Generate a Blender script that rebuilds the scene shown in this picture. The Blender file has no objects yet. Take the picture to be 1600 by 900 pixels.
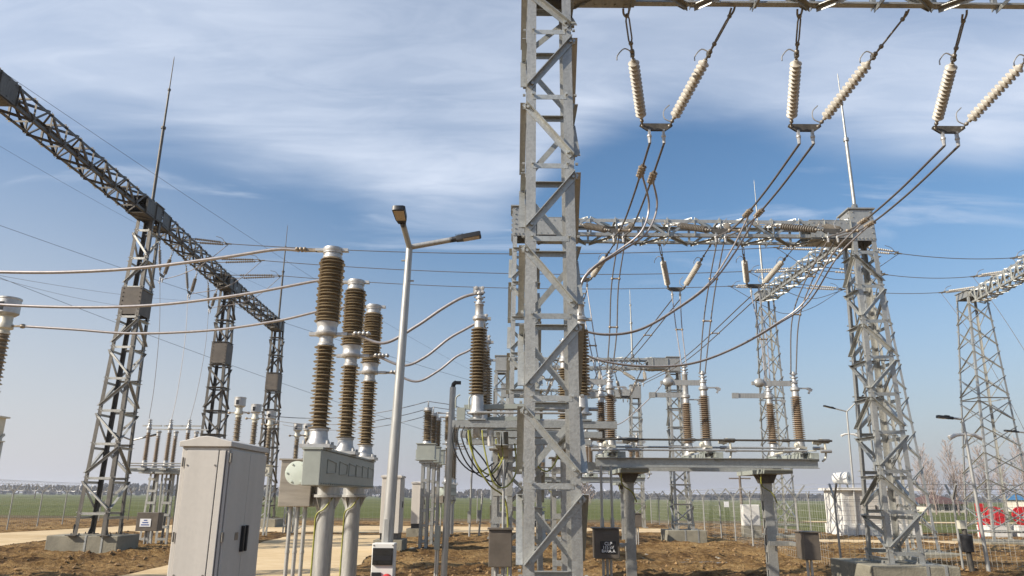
import bpy, math, random
from mathutils import Vector as V, noise
random.seed(7)
SC = bpy.context.scene
COL = SC.collection
R_ = math.radians

# ------------------------------------------------------------------ camera
FPX = 1150.0
PITCH = math.atan(325 / FPX)
ROLL = R_(0.45)
EYE = V((0, 0, 1.8))
_F = V((0, math.cos(PITCH), math.sin(PITCH)))
_r0 = V((1, 0, 0)); _u0 = V((0, -math.sin(PITCH), math.cos(PITCH)))
_Rt = math.cos(ROLL) * _r0 + math.sin(ROLL) * _u0
_Up = -math.sin(ROLL) * _r0 + math.cos(ROLL) * _u0

def P(x, y, D):
    """survey helper: the point seen at photo position x, y at a distance D north of the tripod"""
    d = (x - 800) * _Rt + (450 - y) * _Up + FPX * _F
    return EYE + d * (D / d.y)

def G(x, y, z=0.0):
    d = (x - 800) * _Rt + (450 - y) * _Up + FPX * _F
    return EYE + d * ((z - EYE.z) / d.z)

cam = bpy.data.objects.new('camera', bpy.data.cameras.new('camera'))
COL.objects.link(cam)
SC.camera = cam
from mathutils import Matrix
M = Matrix((_Rt, _Up, -_F)).transposed().to_4x4()
M.translation = EYE
cam.matrix_world = M
cam.data.sensor_width = 36
cam.data.lens = 36 * FPX / 1600
cam.data.clip_end = 6000
cam.data.clip_start = 0.05

# ------------------------------------------------------------------ materials
def mat(name, col, rough=0.5, metal=0.0, var=0.12, scale=6.0, stretch=(1, 1, 1), bump=0.0, bscale=40.0, col2=None, spec=0.5, coat=0.0, detail=5, spangle=0.0, vary=0.0):
    m = bpy.data.materials.new(name); m.use_nodes = True
    nt = m.node_tree; n = nt.nodes; l = nt.links
    b = n['Principled BSDF']
    b.inputs['Metallic'].default_value = metal
    b.inputs['Specular IOR Level'].default_value = spec
    b.inputs['Coat Weight'].default_value = coat
    tc = n.new('ShaderNodeTexCoord'); mp = n.new('ShaderNodeMapping')
    mp.inputs['Scale'].default_value = stretch
    l.new(tc.outputs['Object'], mp.inputs['Vector'])
    nz = n.new('ShaderNodeTexNoise'); nz.inputs['Scale'].default_value = scale; nz.inputs['Detail'].default_value = detail
    nz.inputs['Roughness'].default_value = 0.65
    l.new(mp.outputs[0], nz.inputs['Vector'])
    cr = n.new('ShaderNodeValToRGB')
    c2 = col2 if col2 else tuple(c * (1 - 2 * var) for c in col)
    c1 = tuple(min(1, c * (1 + var)) for c in col)
    cr.color_ramp.elements[0].position = 0.3; cr.color_ramp.elements[1].position = 0.7
    cr.color_ramp.elements[0].color = (*c2, 1); cr.color_ramp.elements[1].color = (*c1, 1)
    l.new(nz.outputs['Fac'], cr.inputs['Fac'])
    outc = cr.outputs['Color']
    if spangle:                                    # zinc crystals and run marks
        vo = n.new('ShaderNodeTexVoronoi'); vo.inputs['Scale'].default_value = 42; l.new(tc.outputs['Object'], vo.inputs['Vector'])
        sp = n.new('ShaderNodeSeparateColor'); l.new(vo.outputs['Color'], sp.inputs[0])
        m2 = n.new('ShaderNodeMapping'); m2.inputs['Scale'].default_value = (9, 9, .35); l.new(tc.outputs['Object'], m2.inputs[0])
        n3 = n.new('ShaderNodeTexNoise'); n3.inputs['Scale'].default_value = 2.2; n3.inputs['Detail'].default_value = 6; l.new(m2.outputs[0], n3.inputs['Vector'])
        ad = n.new('ShaderNodeMath'); ad.operation = 'ADD'; l.new(sp.outputs[0], ad.inputs[0]); l.new(n3.outputs['Fac'], ad.inputs[1])
        rg = n.new('ShaderNodeMapRange'); rg.inputs['From Min'].default_value = .3; rg.inputs['From Max'].default_value = 1.3
        rg.inputs['To Min'].default_value = 1 - spangle; rg.inputs['To Max'].default_value = 1 + spangle * .7; l.new(ad.outputs[0], rg.inputs['Value'])
        mu = n.new('ShaderNodeMix'); mu.data_type = 'RGBA'; mu.blend_type = 'MULTIPLY'; mu.inputs['Factor'].default_value = 1
        l.new(outc, mu.inputs['A']); l.new(rg.outputs[0], mu.inputs['B']); outc = mu.outputs['Result']
    if vary:                                       # each piece a little different
        oi = n.new('ShaderNodeObjectInfo'); rg = n.new('ShaderNodeMapRange')
        rg.inputs['To Min'].default_value = 1 - vary; rg.inputs['To Max'].default_value = 1 + vary; l.new(oi.outputs['Random'], rg.inputs['Value'])
        mu = n.new('ShaderNodeMix'); mu.data_type = 'RGBA'; mu.blend_type = 'MULTIPLY'; mu.inputs['Factor'].default_value = 1
        l.new(outc, mu.inputs['A']); l.new(rg.outputs[0], mu.inputs['B']); outc = mu.outputs['Result']
    l.new(outc, b.inputs['Base Color'])
    mr = n.new('ShaderNodeMapRange')
    mr.inputs['To Min'].default_value = max(0.02, rough - 0.05); mr.inputs['To Max'].default_value = min(1, rough + 0.06)
    l.new(nz.outputs['Fac'], mr.inputs['Value']); l.new(mr.outputs[0], b.inputs['Roughness'])
    if bump:
        n2 = n.new('ShaderNodeTexNoise'); n2.inputs['Scale'].default_value = bscale; n2.inputs['Detail'].default_value = 6
        l.new(tc.outputs['Object'], n2.inputs['Vector'])
        bp = n.new('ShaderNodeBump'); bp.inputs['Strength'].default_value = bump; bp.inputs['Distance'].default_value = 0.05
        l.new(n2.outputs['Fac'], bp.inputs['Height']); l.new(bp.outputs[0], b.inputs['Normal'])
    return m

MAT = dict(
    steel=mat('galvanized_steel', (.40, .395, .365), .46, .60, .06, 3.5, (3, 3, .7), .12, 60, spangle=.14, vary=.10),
    brace=mat('galvanized_brace', (.41, .415, .39), .44, .62, .06, 4, (2, 2, 1), .12, 60, spangle=.12, vary=.16),
    dull=mat('weathered_shaded_steel', (.115, .104, .088), .5, .35, .2, 3.5, (3, 3, .7), .12, 60, spangle=.2, vary=.12),  # left gantry's shade is put into this dark colour; also used for dark fittings
    collar=mat('dull_sheet', (.105, .088, .07), .6, .1, .2, 3),
    bolt=mat('bolt_steel', (.25, .23, .2), .5, .6, .2, 30),
    alu=mat('cast_aluminium', (.5, .49, .47), .42, .55, .1, 12, bump=.05, bscale=80),
    tube=mat('aluminium_tube', (.45, .445, .42), .42, .5, .12, 8, (4, 4, .5)),
    cable=mat('bare_conductor', (.37, .345, .34), .45, .5, .1, 20),
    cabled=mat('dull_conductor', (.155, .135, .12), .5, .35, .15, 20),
    wire=mat('far_wire', (.16, .16, .17), .5, .3, .1, 5),
    porc=mat('brown_porcelain', (.20, .152, .09), .3, 0, .16, 5, (1, 1, 3), coat=.35, spec=.5, vary=.12),
    porcl=mat('light_brown_porcelain', (.29, .215, .145), .34, 0, .16, 5, (1, 1, 3), coat=.3, spec=.5, vary=.14),  # lighter brown than the main porcelain
    poly=mat('cream_insulator', (.52, .485, .42), .45, 0, .12, 14, vary=.08),
    polyd=mat('grey_insulator', (.25, .22, .18), .5, 0, .12, 14),
    brass=mat('tan_clamp', (.34, .28, .21), .45, .35, .2, 20),
    conc=mat('concrete', (.245, .225, .17), .9, 0, .14, 2.5, bump=.25, bscale=25),
    cab=mat('cabinet_paint', (.55, .515, .46), .42, 0, .045, 1.6, (4, 4, .35), spangle=.03),
    cabgap=mat('cabinet_seam', (.10, .09, .085), .7, 0, .1, 5),
    green=mat('grey_green_paint', (.31, .33, .295), .42, 0, .07, 3, bump=.03),
    pale=mat('pale_green_paint', (.55, .60, .53), .45, 0, .06, 3),
    cream=mat('cream_paint', (.56, .53, .43), .45, 0, .07, 4),
    white=mat('white_paint', (.70, .68, .63), .5, 0, .05, 2),
    stain=mat('stainless_sheet', (.40, .36, .30), .35, .55, .12, 2, (1, 1, 6)),
    box=mat('brown_grey_box', (.135, .112, .088), .5, .1, .14, 4),
    black=mat('black_plastic', (.018, .018, .02), .4, 0, .1, 5),
    lens=mat('lamp_lens', (.50, .40, .27), .25, 0, .2, 60),
    darkglass=mat('dark_window', (.03, .03, .03), .15, 0, .3, 5),
    red=mat('red_paint', (.52, .02, .025), .5, 0, .12, 3),
    yell=mat('green_yellow_lead', (.30, .30, .06), .5, 0, .2, 9),
    post=mat('fence_steel', (.35, .345, .32), .55, .3, .12, 4),
    roofred=mat('red_roof_tiles', (.11, .055, .045), .8, 0, .2, 2),
    blue=mat('blue_sheet', (.05, .16, .33), .5, 0, .1, 1),
    render=mat('house_render', (.62, .56, .47), .85, 0, .08, 1),
    bark=mat('bare_wood', (.30, .235, .20), .9, 0, .2, 2),
    twig=mat('twigs', (.33, .27, .245), .9, 0, .15, .4),
    far=mat('far_scrub', (.05, .045, .042), 1, 0, .25, .06, (1, 1, 2)),
    wood=mat('pole_wood', (.17, .13, .10), .9, 0, .2, 3),
    sign=mat('sign_white', (.8, .8, .8), .5, 0, .02, 3),
    signblack=mat('sign_black', (.012, .012, .014), .4, 0, .02, 3),
    ink=mat('sign_blue_ink', (.04, .08, .28), .5, 0, .02, 3),
    stone=mat('pale_stones', (.40, .35, .27), .9, 0, .15, 5),
    puddle=mat('muddy_water', (.17, .125, .08), .12, 0, .2, 2),
    clod=mat('soil_clods', (.25, .155, .068), 1, 0, .35, 3),
)

def ground_mat(name, ramp, scale, stretch=(1, 1, 1), bump=.6, bscale=3.0, scale2=.35, mixfac=.5, dist=.12):
    m = bpy.data.materials.new(name); m.use_nodes = True
    nt = m.node_tree; n = nt.nodes; l = nt.links
    b = n['Principled BSDF']; b.inputs['Roughness'].default_value = .95; b.inputs['Specular IOR Level'].default_value = .15
    tc = n.new('ShaderNodeTexCoord'); mp = n.new('ShaderNodeMapping'); mp.inputs['Scale'].default_value = stretch
    l.new(tc.outputs['Object'], mp.inputs[0])
    a = n.new('ShaderNodeTexNoise'); a.inputs['Scale'].default_value = scale; a.inputs['Detail'].default_value = 9; a.inputs['Roughness'].default_value = .7
    c = n.new('ShaderNodeTexNoise'); c.inputs['Scale'].default_value = scale2; c.inputs['Detail'].default_value = 4
    for q in (a, c): l.new(mp.outputs[0], q.inputs['Vector'])
    mx = n.new('ShaderNodeMix'); mx.inputs['Factor'].default_value = mixfac
    l.new(a.outputs['Fac'], mx.inputs['A']); l.new(c.outputs['Fac'], mx.inputs['B'])
    cr = n.new('ShaderNodeValToRGB')
    el = cr.color_ramp.elements
    el[0].position, el[0].color = ramp[0][0], (*ramp[0][1], 1)
    el[1].position, el[1].color = ramp[-1][0], (*ramp[-1][1], 1)
    for p_, c_ in ramp[1:-1]:
        e = el.new(p_); e.color = (*c_, 1)
    l.new(mx.outputs['Result'], cr.inputs['Fac']); l.new(cr.outputs['Color'], b.inputs['Base Color'])
    d = n.new('ShaderNodeTexNoise'); d.inputs['Scale'].default_value = bscale; d.inputs['Detail'].default_value = 10; d.inputs['Roughness'].default_value = .7
    l.new(tc.outputs['Object'], d.inputs['Vector'])
    bp = n.new('ShaderNodeBump'); bp.inputs['Strength'].default_value = bump; bp.inputs['Distance'].default_value = dist
    l.new(d.outputs['Fac'], bp.inputs['Height']); l.new(bp.outputs[0], b.inputs['Normal'])
    return m

MAT['earth'] = ground_mat('bare_earth', [(.37, (.045, .024, .010)), (.45, (.16, .090, .034)), (.53, (.30, .185, .075)), (.64, (.44, .30, .14))], 6.5, (.7, 1.1, 1), 1.0, 14, .4, .4, .14)
MAT['road'] = ground_mat('pale_road', [(.35, (.46, .33, .175)), (.5, (.59, .445, .26)), (.65, (.68, .54, .345))], 2.5, (.5, 1, 1), .25, 9, .25, .5, .03)
MAT['field'] = ground_mat('green_field', [(.36, (.072, .080, .022)), (.5, (.105, .118, .03)), (.64, (.16, .155, .06))], .35, (.15, 1, 1), .9, 1.6, .03, .5, .25)
MAT['verge'] = ground_mat('dry_verge', [(.36, (.075, .062, .028)), (.5, (.13, .10, .05)), (.64, (.2, .15, .085))], .7, (.3, 1, 1), .9, 2, .08, .5, .2)

# ------------------------------------------------------------------ mesh helpers
ORG = {}
def org(o): return ORG.get(o.name, V((0, 0, 0)))

class MB:
    def __init__(s): s.v = []; s.f = []; s.sm = []; s.mi = []; s.k = 0
    def add(s, vs, fs, smooth=False):
        o = len(s.v); s.v += [V(q) for q in vs]
        for f in fs: s.f.append([i + o for i in f]); s.sm.append(smooth); s.mi.append(s.k)
        return s
    def box(s, c, d, rz=0.0, tap=1.0):
        x, y, z = d[0] / 2, d[1] / 2, d[2] / 2
        ca, sa = math.cos(rz), math.sin(rz)
        vs = []
        for zz, t in ((-z, 1), (z, tap)):
            for a, b in ((-x, -y), (x, -y), (x, y), (-x, y)):
                a *= t; b *= t
                vs.append((c[0] + a * ca - b * sa, c[1] + a * sa + b * ca, c[2] + zz))
        return s.add(vs, [(3, 2, 1, 0), (4, 5, 6, 7), (0, 1, 5, 4), (1, 2, 6, 5), (2, 3, 7, 6), (3, 0, 4, 7)])
    def span(s, a, b):
        a, b = V(a), V(b)
        return s.box((a + b) / 2, (abs(b.x - a.x), abs(b.y - a.y), abs(b.z - a.z)))
    def prof(s, p0, p1, poly, a, b):
        """extrude a 2-D profile from p0 to p1; a, b are its axes"""
        p0, p1 = V(p0), V(p1); d = (p1 - p0).normalized()
        a = V(a); a = (a - d * a.dot(d)).normalized()
        b = V(b); b = b - d * b.dot(d); b = (b - a * b.dot(a)).normalized()
        n = len(poly)
        vs = [p0 + a * x + b * y for x, y in poly] + [p1 + a * x + b * y for x, y in poly]
        fs = [tuple(range(n - 1, -1, -1)), tuple(range(n, 2 * n))] + [(i, (i + 1) % n, (i + 1) % n + n, i + n) for i in range(n)]
        if a.cross(b).dot(d) < 0: fs = [tuple(reversed(f)) for f in fs]
        return s.add(vs, fs)
    def ang(s, p0, p1, z, t, a, b, z2=None):
        w = z2 or z
        return s.prof(p0, p1, [(0, 0), (z, 0), (z, t), (t, t), (t, w), (0, w)], a, b)
    def bar(s, p0, p1, w, h, a=None):
        d = (V(p1) - V(p0)).normalized()
        a = V(a) if a else (V((0, 0, 1)) if abs(d.z) < .9 else V((1, 0, 0)))
        b = d.cross(a)
        return s.prof(p0, p1, [(-h / 2, -w / 2), (h / 2, -w / 2), (h / 2, w / 2), (-h / 2, w / 2)], a, b)
    def chan(s, p0, p1, h, w, t, up, side):
        return s.prof(p0, p1, [(-h / 2, 0), (h / 2, 0), (h / 2, w), (h / 2 - t, w), (h / 2 - t, t), (-h / 2 + t, t), (-h / 2 + t, w), (-h / 2, w)], up, side)
    def tube(s, pts, r, n=8, cap=True):
        pts = [V(q) for q in pts]; m = len(pts)
        rr = r if isinstance(r, (list, tuple)) else [r] * m
        d0 = (pts[1] - pts[0]).normalized()
        a = d0.orthogonal().normalized(); vs = []
        for i in range(m):
            d = (pts[min(i + 1, m - 1)] - pts[max(i - 1, 0)]).normalized()
            a = (a - d * a.dot(d)).normalized(); b = d.cross(a)
            for k in range(n):
                t = 2 * math.pi * k / n
                vs.append(pts[i] + (a * math.cos(t) + b * math.sin(t)) * rr[i])
        fs = [(i * n + k, i * n + (k + 1) % n, (i + 1) * n + (k + 1) % n, (i + 1) * n + k) for i in range(m - 1) for k in range(n)]
        s.add(vs, fs, True)
        if cap:
            s.add(vs[:n], [tuple(range(n - 1, -1, -1))]); s.add(vs[-n:], [tuple(range(n))])
        return s
    def lathe(s, p0, d, prof, n=24):
        """revolve (height, radius) pairs about the axis d from p0"""
        p0 = V(p0); d = V(d).normalized()
        a = d.orthogonal().normalized(); b = d.cross(a); vs = []
        for t, r in prof:
            for k in range(n):
                q = 2 * math.pi * k / n
                vs.append(p0 + d * t + (a * math.cos(q) + b * math.sin(q)) * max(r, 1e-4))
        m = len(prof)
        fs = [(i * n + k, i * n + (k + 1) % n, (i + 1) * n + (k + 1) % n, (i + 1) * n + k) for i in range(m - 1) for k in range(n)]
        fs.append(tuple(range(n - 1, -1, -1))); fs.append(tuple(range((m - 1) * n, m * n)))
        return s.add(vs, fs, True)
    def sheds(s, p0, p1, n, rc, rs, rs2=None, seg=24, up=None, rc1=None, rs1=None):
        p0, p1 = V(p0), V(p1); L = (p1 - p0).length; pt = L / n; pr = []
        for i in range(n):
            f = i / max(1, n - 1)
            c = rc + (rc1 - rc) * f if rc1 else rc
            q = rs + (rs1 - rs) * f if rs1 else rs
            if rs2 and i % 2: q *= rs2 / rs
            z = i * pt
            pr += [(z, c), (z + .22 * pt, c), (z + .26 * pt, q * .985), (z + .34 * pt, q), (z + .42 * pt, q * .985), (z + .8 * pt, c + (q - c) * .12)]
        pr.append((L, c))
        return s.lathe(p0, p1 - p0, pr, seg)
    def ball(s, c, r, n=8, sq=(1, 1, 1)):
        pr = []; c = V(c); vs = []; m = max(4, n // 2 + 1)
        for i in range(m + 1):
            th = math.pi * i / m
            for k in range(n):
                q = 2 * math.pi * k / n
                vs.append(c + V((r * sq[0] * math.sin(th) * math.cos(q), r * sq[1] * math.sin(th) * math.sin(q), r * sq[2] * math.cos(th))))
        fs = [(i * n + k, (i + 1) * n + k, (i + 1) * n + (k + 1) % n, i * n + (k + 1) % n) for i in range(m) for k in range(n)]
        return s.add(vs, fs, True)
    def bolt(s, c, d, r=.014, h=.018):
        return s.lathe(c, d, [(0, r), (h, r)], 6)
    def build(s, name, m, parent=None, loc=None, bevel=0.0):
        ms = m if isinstance(m, (list, tuple)) else [m]
        o_ = org(parent) if parent else (V(loc) if loc is not None else V((0, 0, 0)))
        me = bpy.data.meshes.new(name)
        me.from_pydata([tuple(q - o_) for q in s.v], [], s.f)
        for x in ms: me.materials.append(MAT[x])
        me.polygons.foreach_set('use_smooth', s.sm)
        if len(ms) > 1: me.polygons.foreach_set('material_index', s.mi)
        me.update()
        if any(s.sm): me.set_sharp_from_angle(angle=R_(42))
        ob = bpy.data.objects.new(name, me); COL.objects.link(ob)
        ORG[ob.name] = o_
        if parent: ob.parent = parent
        else: ob.location = o_
        if bevel:
            bv = ob.modifiers.new('edge', 'BEVEL'); bv.width = bevel; bv.segments = 2; bv.limit_method = 'ANGLE'; bv.angle_limit = R_(50)
            bv.harden_normals = False
        return ob

def tag(o, label, cat, group=None, kind=None):
    if label: o['label'] = label
    if cat: o['category'] = cat
    if group: o['group'] = group
    if kind: o['kind'] = kind
    return o

def thing(name, label, cat, loc, group=None):
    o = bpy.data.objects.new(name, None); COL.objects.link(o)
    o.empty_display_size = .3
    o.location = loc; ORG[o.name] = V(loc)
    return tag(o, label, cat, group)

def part(name, parent):
    o = bpy.data.objects.new(name, None); COL.objects.link(o); o.parent = parent
    o.empty_display_size = .2
    ORG[o.name] = org(parent)
    return o

def copy_thing(root, delta, label, group=None, scale=None):
    def cp(o, par):
        c = o.copy(); COL.objects.link(c)
        if par: c.parent = par
        for ch in o.children: cp(ch, c)
        return c
    r = cp(root, None)
    r.location = root.location + V(delta)
    if scale: r.scale = scale
    r['label'] = label
    if group: r['group'] = group
    return r

def curve(pts, n=8):
    """Catmull-Rom through the points"""
    p = [V(q) for q in pts]
    p = [p[0] * 2 - p[1]] + p + [p[-1] * 2 - p[-2]]
    out = []
    for i in range(1, len(p) - 2):
        for k in range(n):
            t = k / n
            a, b, c, d = p[i - 1], p[i], p[i + 1], p[i + 2]
            out.append(.5 * ((2 * b) + (c - a) * t + (2 * a - 5 * b + 4 * c - d) * t * t + (3 * b - a - 3 * c + d) * t ** 3))
    out.append(p[-2]); return out

def sag(a, b, s, n=24):
    a, b = V(a), V(b)
    return [a.lerp(b, i / n) - V((0, 0, s * 4 * (i / n) * (1 - i / n))) for i in range(n + 1)]

def wire(name, pts, r, m, label, cat, group=None, n=8):
    o = MB().tube(pts, r, n).build(name, m, loc=pts[0])
    return tag(o, label, cat, group)

# ------------------------------------------------------------------ world, sun
SUNV = V((-.80, -.38, .56)).normalized()
ELEV = math.asin(SUNV.z); AZ = math.atan2(SUNV.x, SUNV.y)
sun = bpy.data.objects.new('sun', bpy.data.lights.new('sun', 'SUN')); COL.objects.link(sun)
sun.rotation_euler = SUNV.to_track_quat('Z', 'Y').to_euler()
sun.data.energy = 5.0; sun.data.angle = R_(.5); sun.data.color = (1, .92, .80)

W = bpy.data.worlds.new('World'); SC.world = W; W.use_nodes = True
def sky():
    nt = W.node_tree; n = nt.nodes; l = nt.links
    bg = n['Background']; bg.inputs['Strength'].default_value = .1
    st = n.new('ShaderNodeTexSky'); st.sky_type = 'NISHITA'; st.sun_disc = False
    st.sun_elevation = ELEV; st.sun_rotation = AZ
    st.air_density = 1.1; st.dust_density = 1.0; st.ozone_density = 1.6
    tc = n.new('ShaderNodeTexCoord'); sx = n.new('ShaderNodeSeparateXYZ'); l.new(tc.outputs['Generated'], sx.inputs[0])
    def mt(op, a, b=None, c=None):
        q = n.new('ShaderNodeMath'); q.operation = op
        for i, x in enumerate((a, b, c)):
            if x is None: continue
            if isinstance(x, (int, float)): q.inputs[i].default_value = x
            else: l.new(x, q.inputs[i])
        return q.outputs[0]
    X, Y, Z = sx.outputs
    az = mt('ARCTAN2', X, Y)                     # bearing
    el = mt('ARCSINE', Z)                        # elevation
    # cirrus: noise on a flat layer, stretched along the wind
    zz = mt('ADD', mt('MAXIMUM', Z, 0), .12)
    cx = n.new('ShaderNodeCombineXYZ'); l.new(mt('DIVIDE', X, zz), cx.inputs[0]); l.new(mt('DIVIDE', Y, zz), cx.inputs[1])
    mp = n.new('ShaderNodeMapping'); mp.inputs['Rotation'].default_value = (0, 0, R_(24)); mp.inputs['Scale'].default_value = (.5, 1.5, 1)
    l.new(cx.outputs[0], mp.inputs[0])
    def nz(sc, det, ro=.6, dis=0.):
        q = n.new('ShaderNodeTexNoise'); q.inputs['Scale'].default_value = sc; q.inputs['Detail'].default_value = det
        q.inputs['Roughness'].default_value = ro; q.inputs['Distortion'].default_value = dis
        l.new(mp.outputs[0], q.inputs['Vector']); return q.outputs['Fac']
    big, fine = nz(.8, 4, .5, .5), nz(2.2, 9, .55, .7)
    nn = mt('ADD', mt('MULTIPLY', big, .5), mt('MULTIPLY', fine, .5))
    def smooth(v, a, b):
        q = n.new('ShaderNodeMapRange'); q.interpolation_type = 'SMOOTHSTEP'
        l.new(v, q.inputs['Value'])
        q.inputs['From Min'].default_value = a; q.inputs['From Max'].default_value = b
        return q.outputs[0]
    def fcurve(v, pts):                            # v: bearing in radians -> elevation in radians
        q = n.new('ShaderNodeFloatCurve'); l.new(mt('ADD', mt('MULTIPLY', v, .5), .5), q.inputs['Value'])
        c = q.mapping.curves[0]
        pts = [(p * .5 + .5, e) for p, e in pts]
        c.points[0].location = pts[0]; c.points[1].location = pts[-1]
        for p in pts[1:-1]: c.points.new(*p)
        q.mapping.update(); return q.outputs[0]
    def pe(x, y):
        d = (x - 800) * _Rt + (450 - y) * _Up + FPX * _F; d.normalize()
        return (math.atan2(d.x, d.y), math.asin(d.z))
    lowA = fcurve(az, [(-1, .52), pe(0, 205), pe(240, 232), pe(400, 272), pe(560, 315), pe(700, 350), pe(775, 348), pe(860, 280), pe(950, 215), pe(1040, 188), pe(1150, 195), pe(1300, 228), pe(1450, 240), pe(1600, 238), (1, .5)])
    warp = mt('MULTIPLY', mt('SUBTRACT', nn, .5), .12)
    dA = mt('ADD', mt('SUBTRACT', el, lowA), warp)
    edge = smooth(dA, -.028, .06)
    rim = mt('MULTIPLY', mt('SUBTRACT', 1, smooth(dA, .03, .16)), .26)
    # thin again well above the edge (blue comes back)
    topA = fcurve(az, [(-1, .8), pe(0, -120), pe(300, -100), pe(450, 0), pe(650, 130), pe(800, 90), pe(880, 50), pe(1000, 60), pe(1200, 110), pe(1400, 130), pe(1600, 110), (1, .7)])
    dT = mt('ADD', mt('SUBTRACT', el, topA), mt('MULTIPLY', warp, 2.0))
    thin = mt('SUBTRACT', 1, mt('MULTIPLY', smooth(dT, -.12, .16), .42))
    veil = mt('MULTIPLY', mt('MULTIPLY', edge, thin), mt('ADD', mt('MULTIPLY', smooth(nn, .34, .64), .46), .40))
    wisps = mt('MULTIPLY', smooth(fine, .53, .70), mt('MULTIPLY', smooth(el, .24, .36), .45))
    fib = nz(7.5, 8, .6, 1.2)                     # fine fibres in the cirrus
    veil = mt('MULTIPLY', veil, mt('ADD', .90, mt('MULTIPLY', smooth(fib, .34, .66), .20)))
    veil = mt('ADD', veil, mt('MULTIPLY', edge, mt('MULTIPLY', rim, smooth(nn, .3, .6))))
    cl = mt('MINIMUM', mt('MAXIMUM', veil, wisps), .95)
    # dusty band low over the fields
    lf = smooth(az, .15, -.62)                     # the dusty air is brighter towards the sun's side
    hz = mt('MULTIPLY', mt('POWER', mt('SUBTRACT', 1, smooth(mt('MULTIPLY', el, mt('SUBTRACT', 1, mt('MULTIPLY', lf, .32))), -.06, .40)), 1.2), mt('ADD', mt('MULTIPLY', lf, .10), .90))
    hc = n.new('ShaderNodeMix'); hc.data_type = 'RGBA'; l.new(lf, hc.inputs['Factor'])
    hc.inputs['A'].default_value = HZC; hc.inputs['B'].default_value = HZL
    m0 = n.new('ShaderNodeMix'); m0.data_type = 'RGBA'
    l.new(hz, m0.inputs['Factor']); l.new(hc.outputs['Result'], m0.inputs['B'])
    hs = n.new('ShaderNodeHueSaturation'); hs.inputs['Saturation'].default_value = SKY_SAT; hs.inputs['Value'].default_value = SKY_VAL
    l.new(st.outputs[0], hs.inputs['Color'])
    l.new(hs.outputs[0], m0.inputs['A'])
    m1 = n.new('ShaderNodeMix'); m1.data_type = 'RGBA'
    l.new(cl, m1.inputs['Factor']); l.new(m0.outputs['Result'], m1.inputs['A']); m1.inputs['B'].default_value = CLC
    l.new(m1.outputs['Result'], bg.inputs['Color'])
SKY_SAT, SKY_VAL = 1.2, 1.06
HZC = (2.95, 3.05, 3.75, 1)
HZL = (4.65, 4.65, 5.0, 1)
CLC = (5.6, 6.2, 7.3, 1)
sky()

SC.view_settings.view_transform = 'Standard'
SC.view_settings.look = 'None'
SC.view_settings.exposure = 0.42
SC.view_settings.gamma = 1
SC.cycles.max_bounces = 5
SC.cycles.diffuse_bounces = 2
SC.cycles.glossy_bounces = 2
SC.cycles.use_denoising = True

# ------------------------------------------------------------------ ground, roads, field
ROADS = [  # polygons (X, Y)
    [(-9.0, 4), (-3.6, 4), (-3.8, 18), (-5.2, 36), (-9.9, 36), (-9.6, 30), (-8.7, 18)],
    [(-18.6, 36), (9, 36.0 + 5.0), (9, 45.5), (-5, 46.5), (-18.6, 46)],
    [(-16.6, 18), (-18.6, 36), (-18.6, 46), (-21.4, 44), (-23.0, 35.3), (-22.5, 18)],
    [(12.6, 33.2), (26, 31.8), (26, 34.6), (12.6, 35.6)],
]
def inside(x, y, poly):
    c = False; j = len(poly) - 1
    for i in range(len(poly)):
        xi, yi = poly[i]; xj, yj = poly[j]
        if (yi > y) != (yj > y) and x < (xj - xi) * (y - yi) / (yj - yi) + xi: c = not c
        j = i
    return c
def edge_dist(x, y, poly):
    m = 9e9; p = V((x, y))
    for i in range(len(poly)):
        a = V(poly[i]); b = V(poly[(i + 1) % len(poly)]); d = b - a
        t = max(0, min(1, (p - a).dot(d) / d.length_squared))
        m = min(m, (a + d * t - p).length)
    return m
def ground_z(x, y):
    if y > 56 or abs(x) > 34 or y < -8 or (x > 16.5 and y > 41.5): return -.03
    k = 1.0
    for r in ROADS:
        if not (min(a for a, b in r) - 2 < x < max(a for a, b in r) + 2 and min(b for a, b in r) - 2 < y < max(b for a, b in r) + 2): continue
        e = edge_dist(x, y, r)
        if inside(x, y, r): return -.05 if e > .25 else -.05 + .04 * (1 - e / .25)
        k = min(k, e / 1.2)
    n1 = noise.noise(V((x * .55, y * .8, 0))); n2 = noise.noise(V((x * 1.9, y * 2.6, 3))); n3 = noise.noise(V((x * 5.5, y * 6, 9)))
    rut = abs(noise.noise(V((x * .18, y * 1.1, 5))))
    n4 = noise.noise(V((x * 3.1, y * 3.4, 21)))
    pd = 1.0 if not (4.0 < x < 7.0 and 21.5 < y < 24.5) else min(1, max(0, (math.hypot((x - 5.5) / 1.3, (y - 23.0) / .9) - 1) * 1.5))
    z = (.085 * n1 + .095 * n2 + .06 * n4 + .05 * n3 + .30 * max(0, .3 - rut)) * (.35 + .65 * k)
    z = z * pd - .06 * (1 - pd)
    for (ax, ay, bx, by, ww) in ((1.5, 18.5, 8.0, 24.5, .9), (-3.4, 24.0, 6.5, 29.5, .8), (-11.5, 20.0, -9.6, 27.0, .5), (-16.5, 20.5, -10.5, 22.8, .7)):
        dx, dy = bx - ax, by - ay; L2 = dx * dx + dy * dy; t = ((x - ax) * dx + (y - ay) * dy) / L2
        if -.05 < t < 1.05:
            dd = abs((x - ax) * dy - (y - ay) * dx) / math.sqrt(L2) + .12 * noise.noise(V((x, y, 40)))
            for o_ in (.0, ww):
                e = abs(dd - o_)
                if e < .45: z += (-.075 * math.exp(-(e / .14) ** 2) + .05 * math.exp(-((e - .27) / .1) ** 2)) * k
    f = min(1, (56 - y) / 6, max((16.5 - x) / 2, (41.5 - y) / 2), (34 - abs(x)) / 5, (y + 8) / 4)
    return z * max(0, f) - .03 * (1 - max(0, f))
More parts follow.
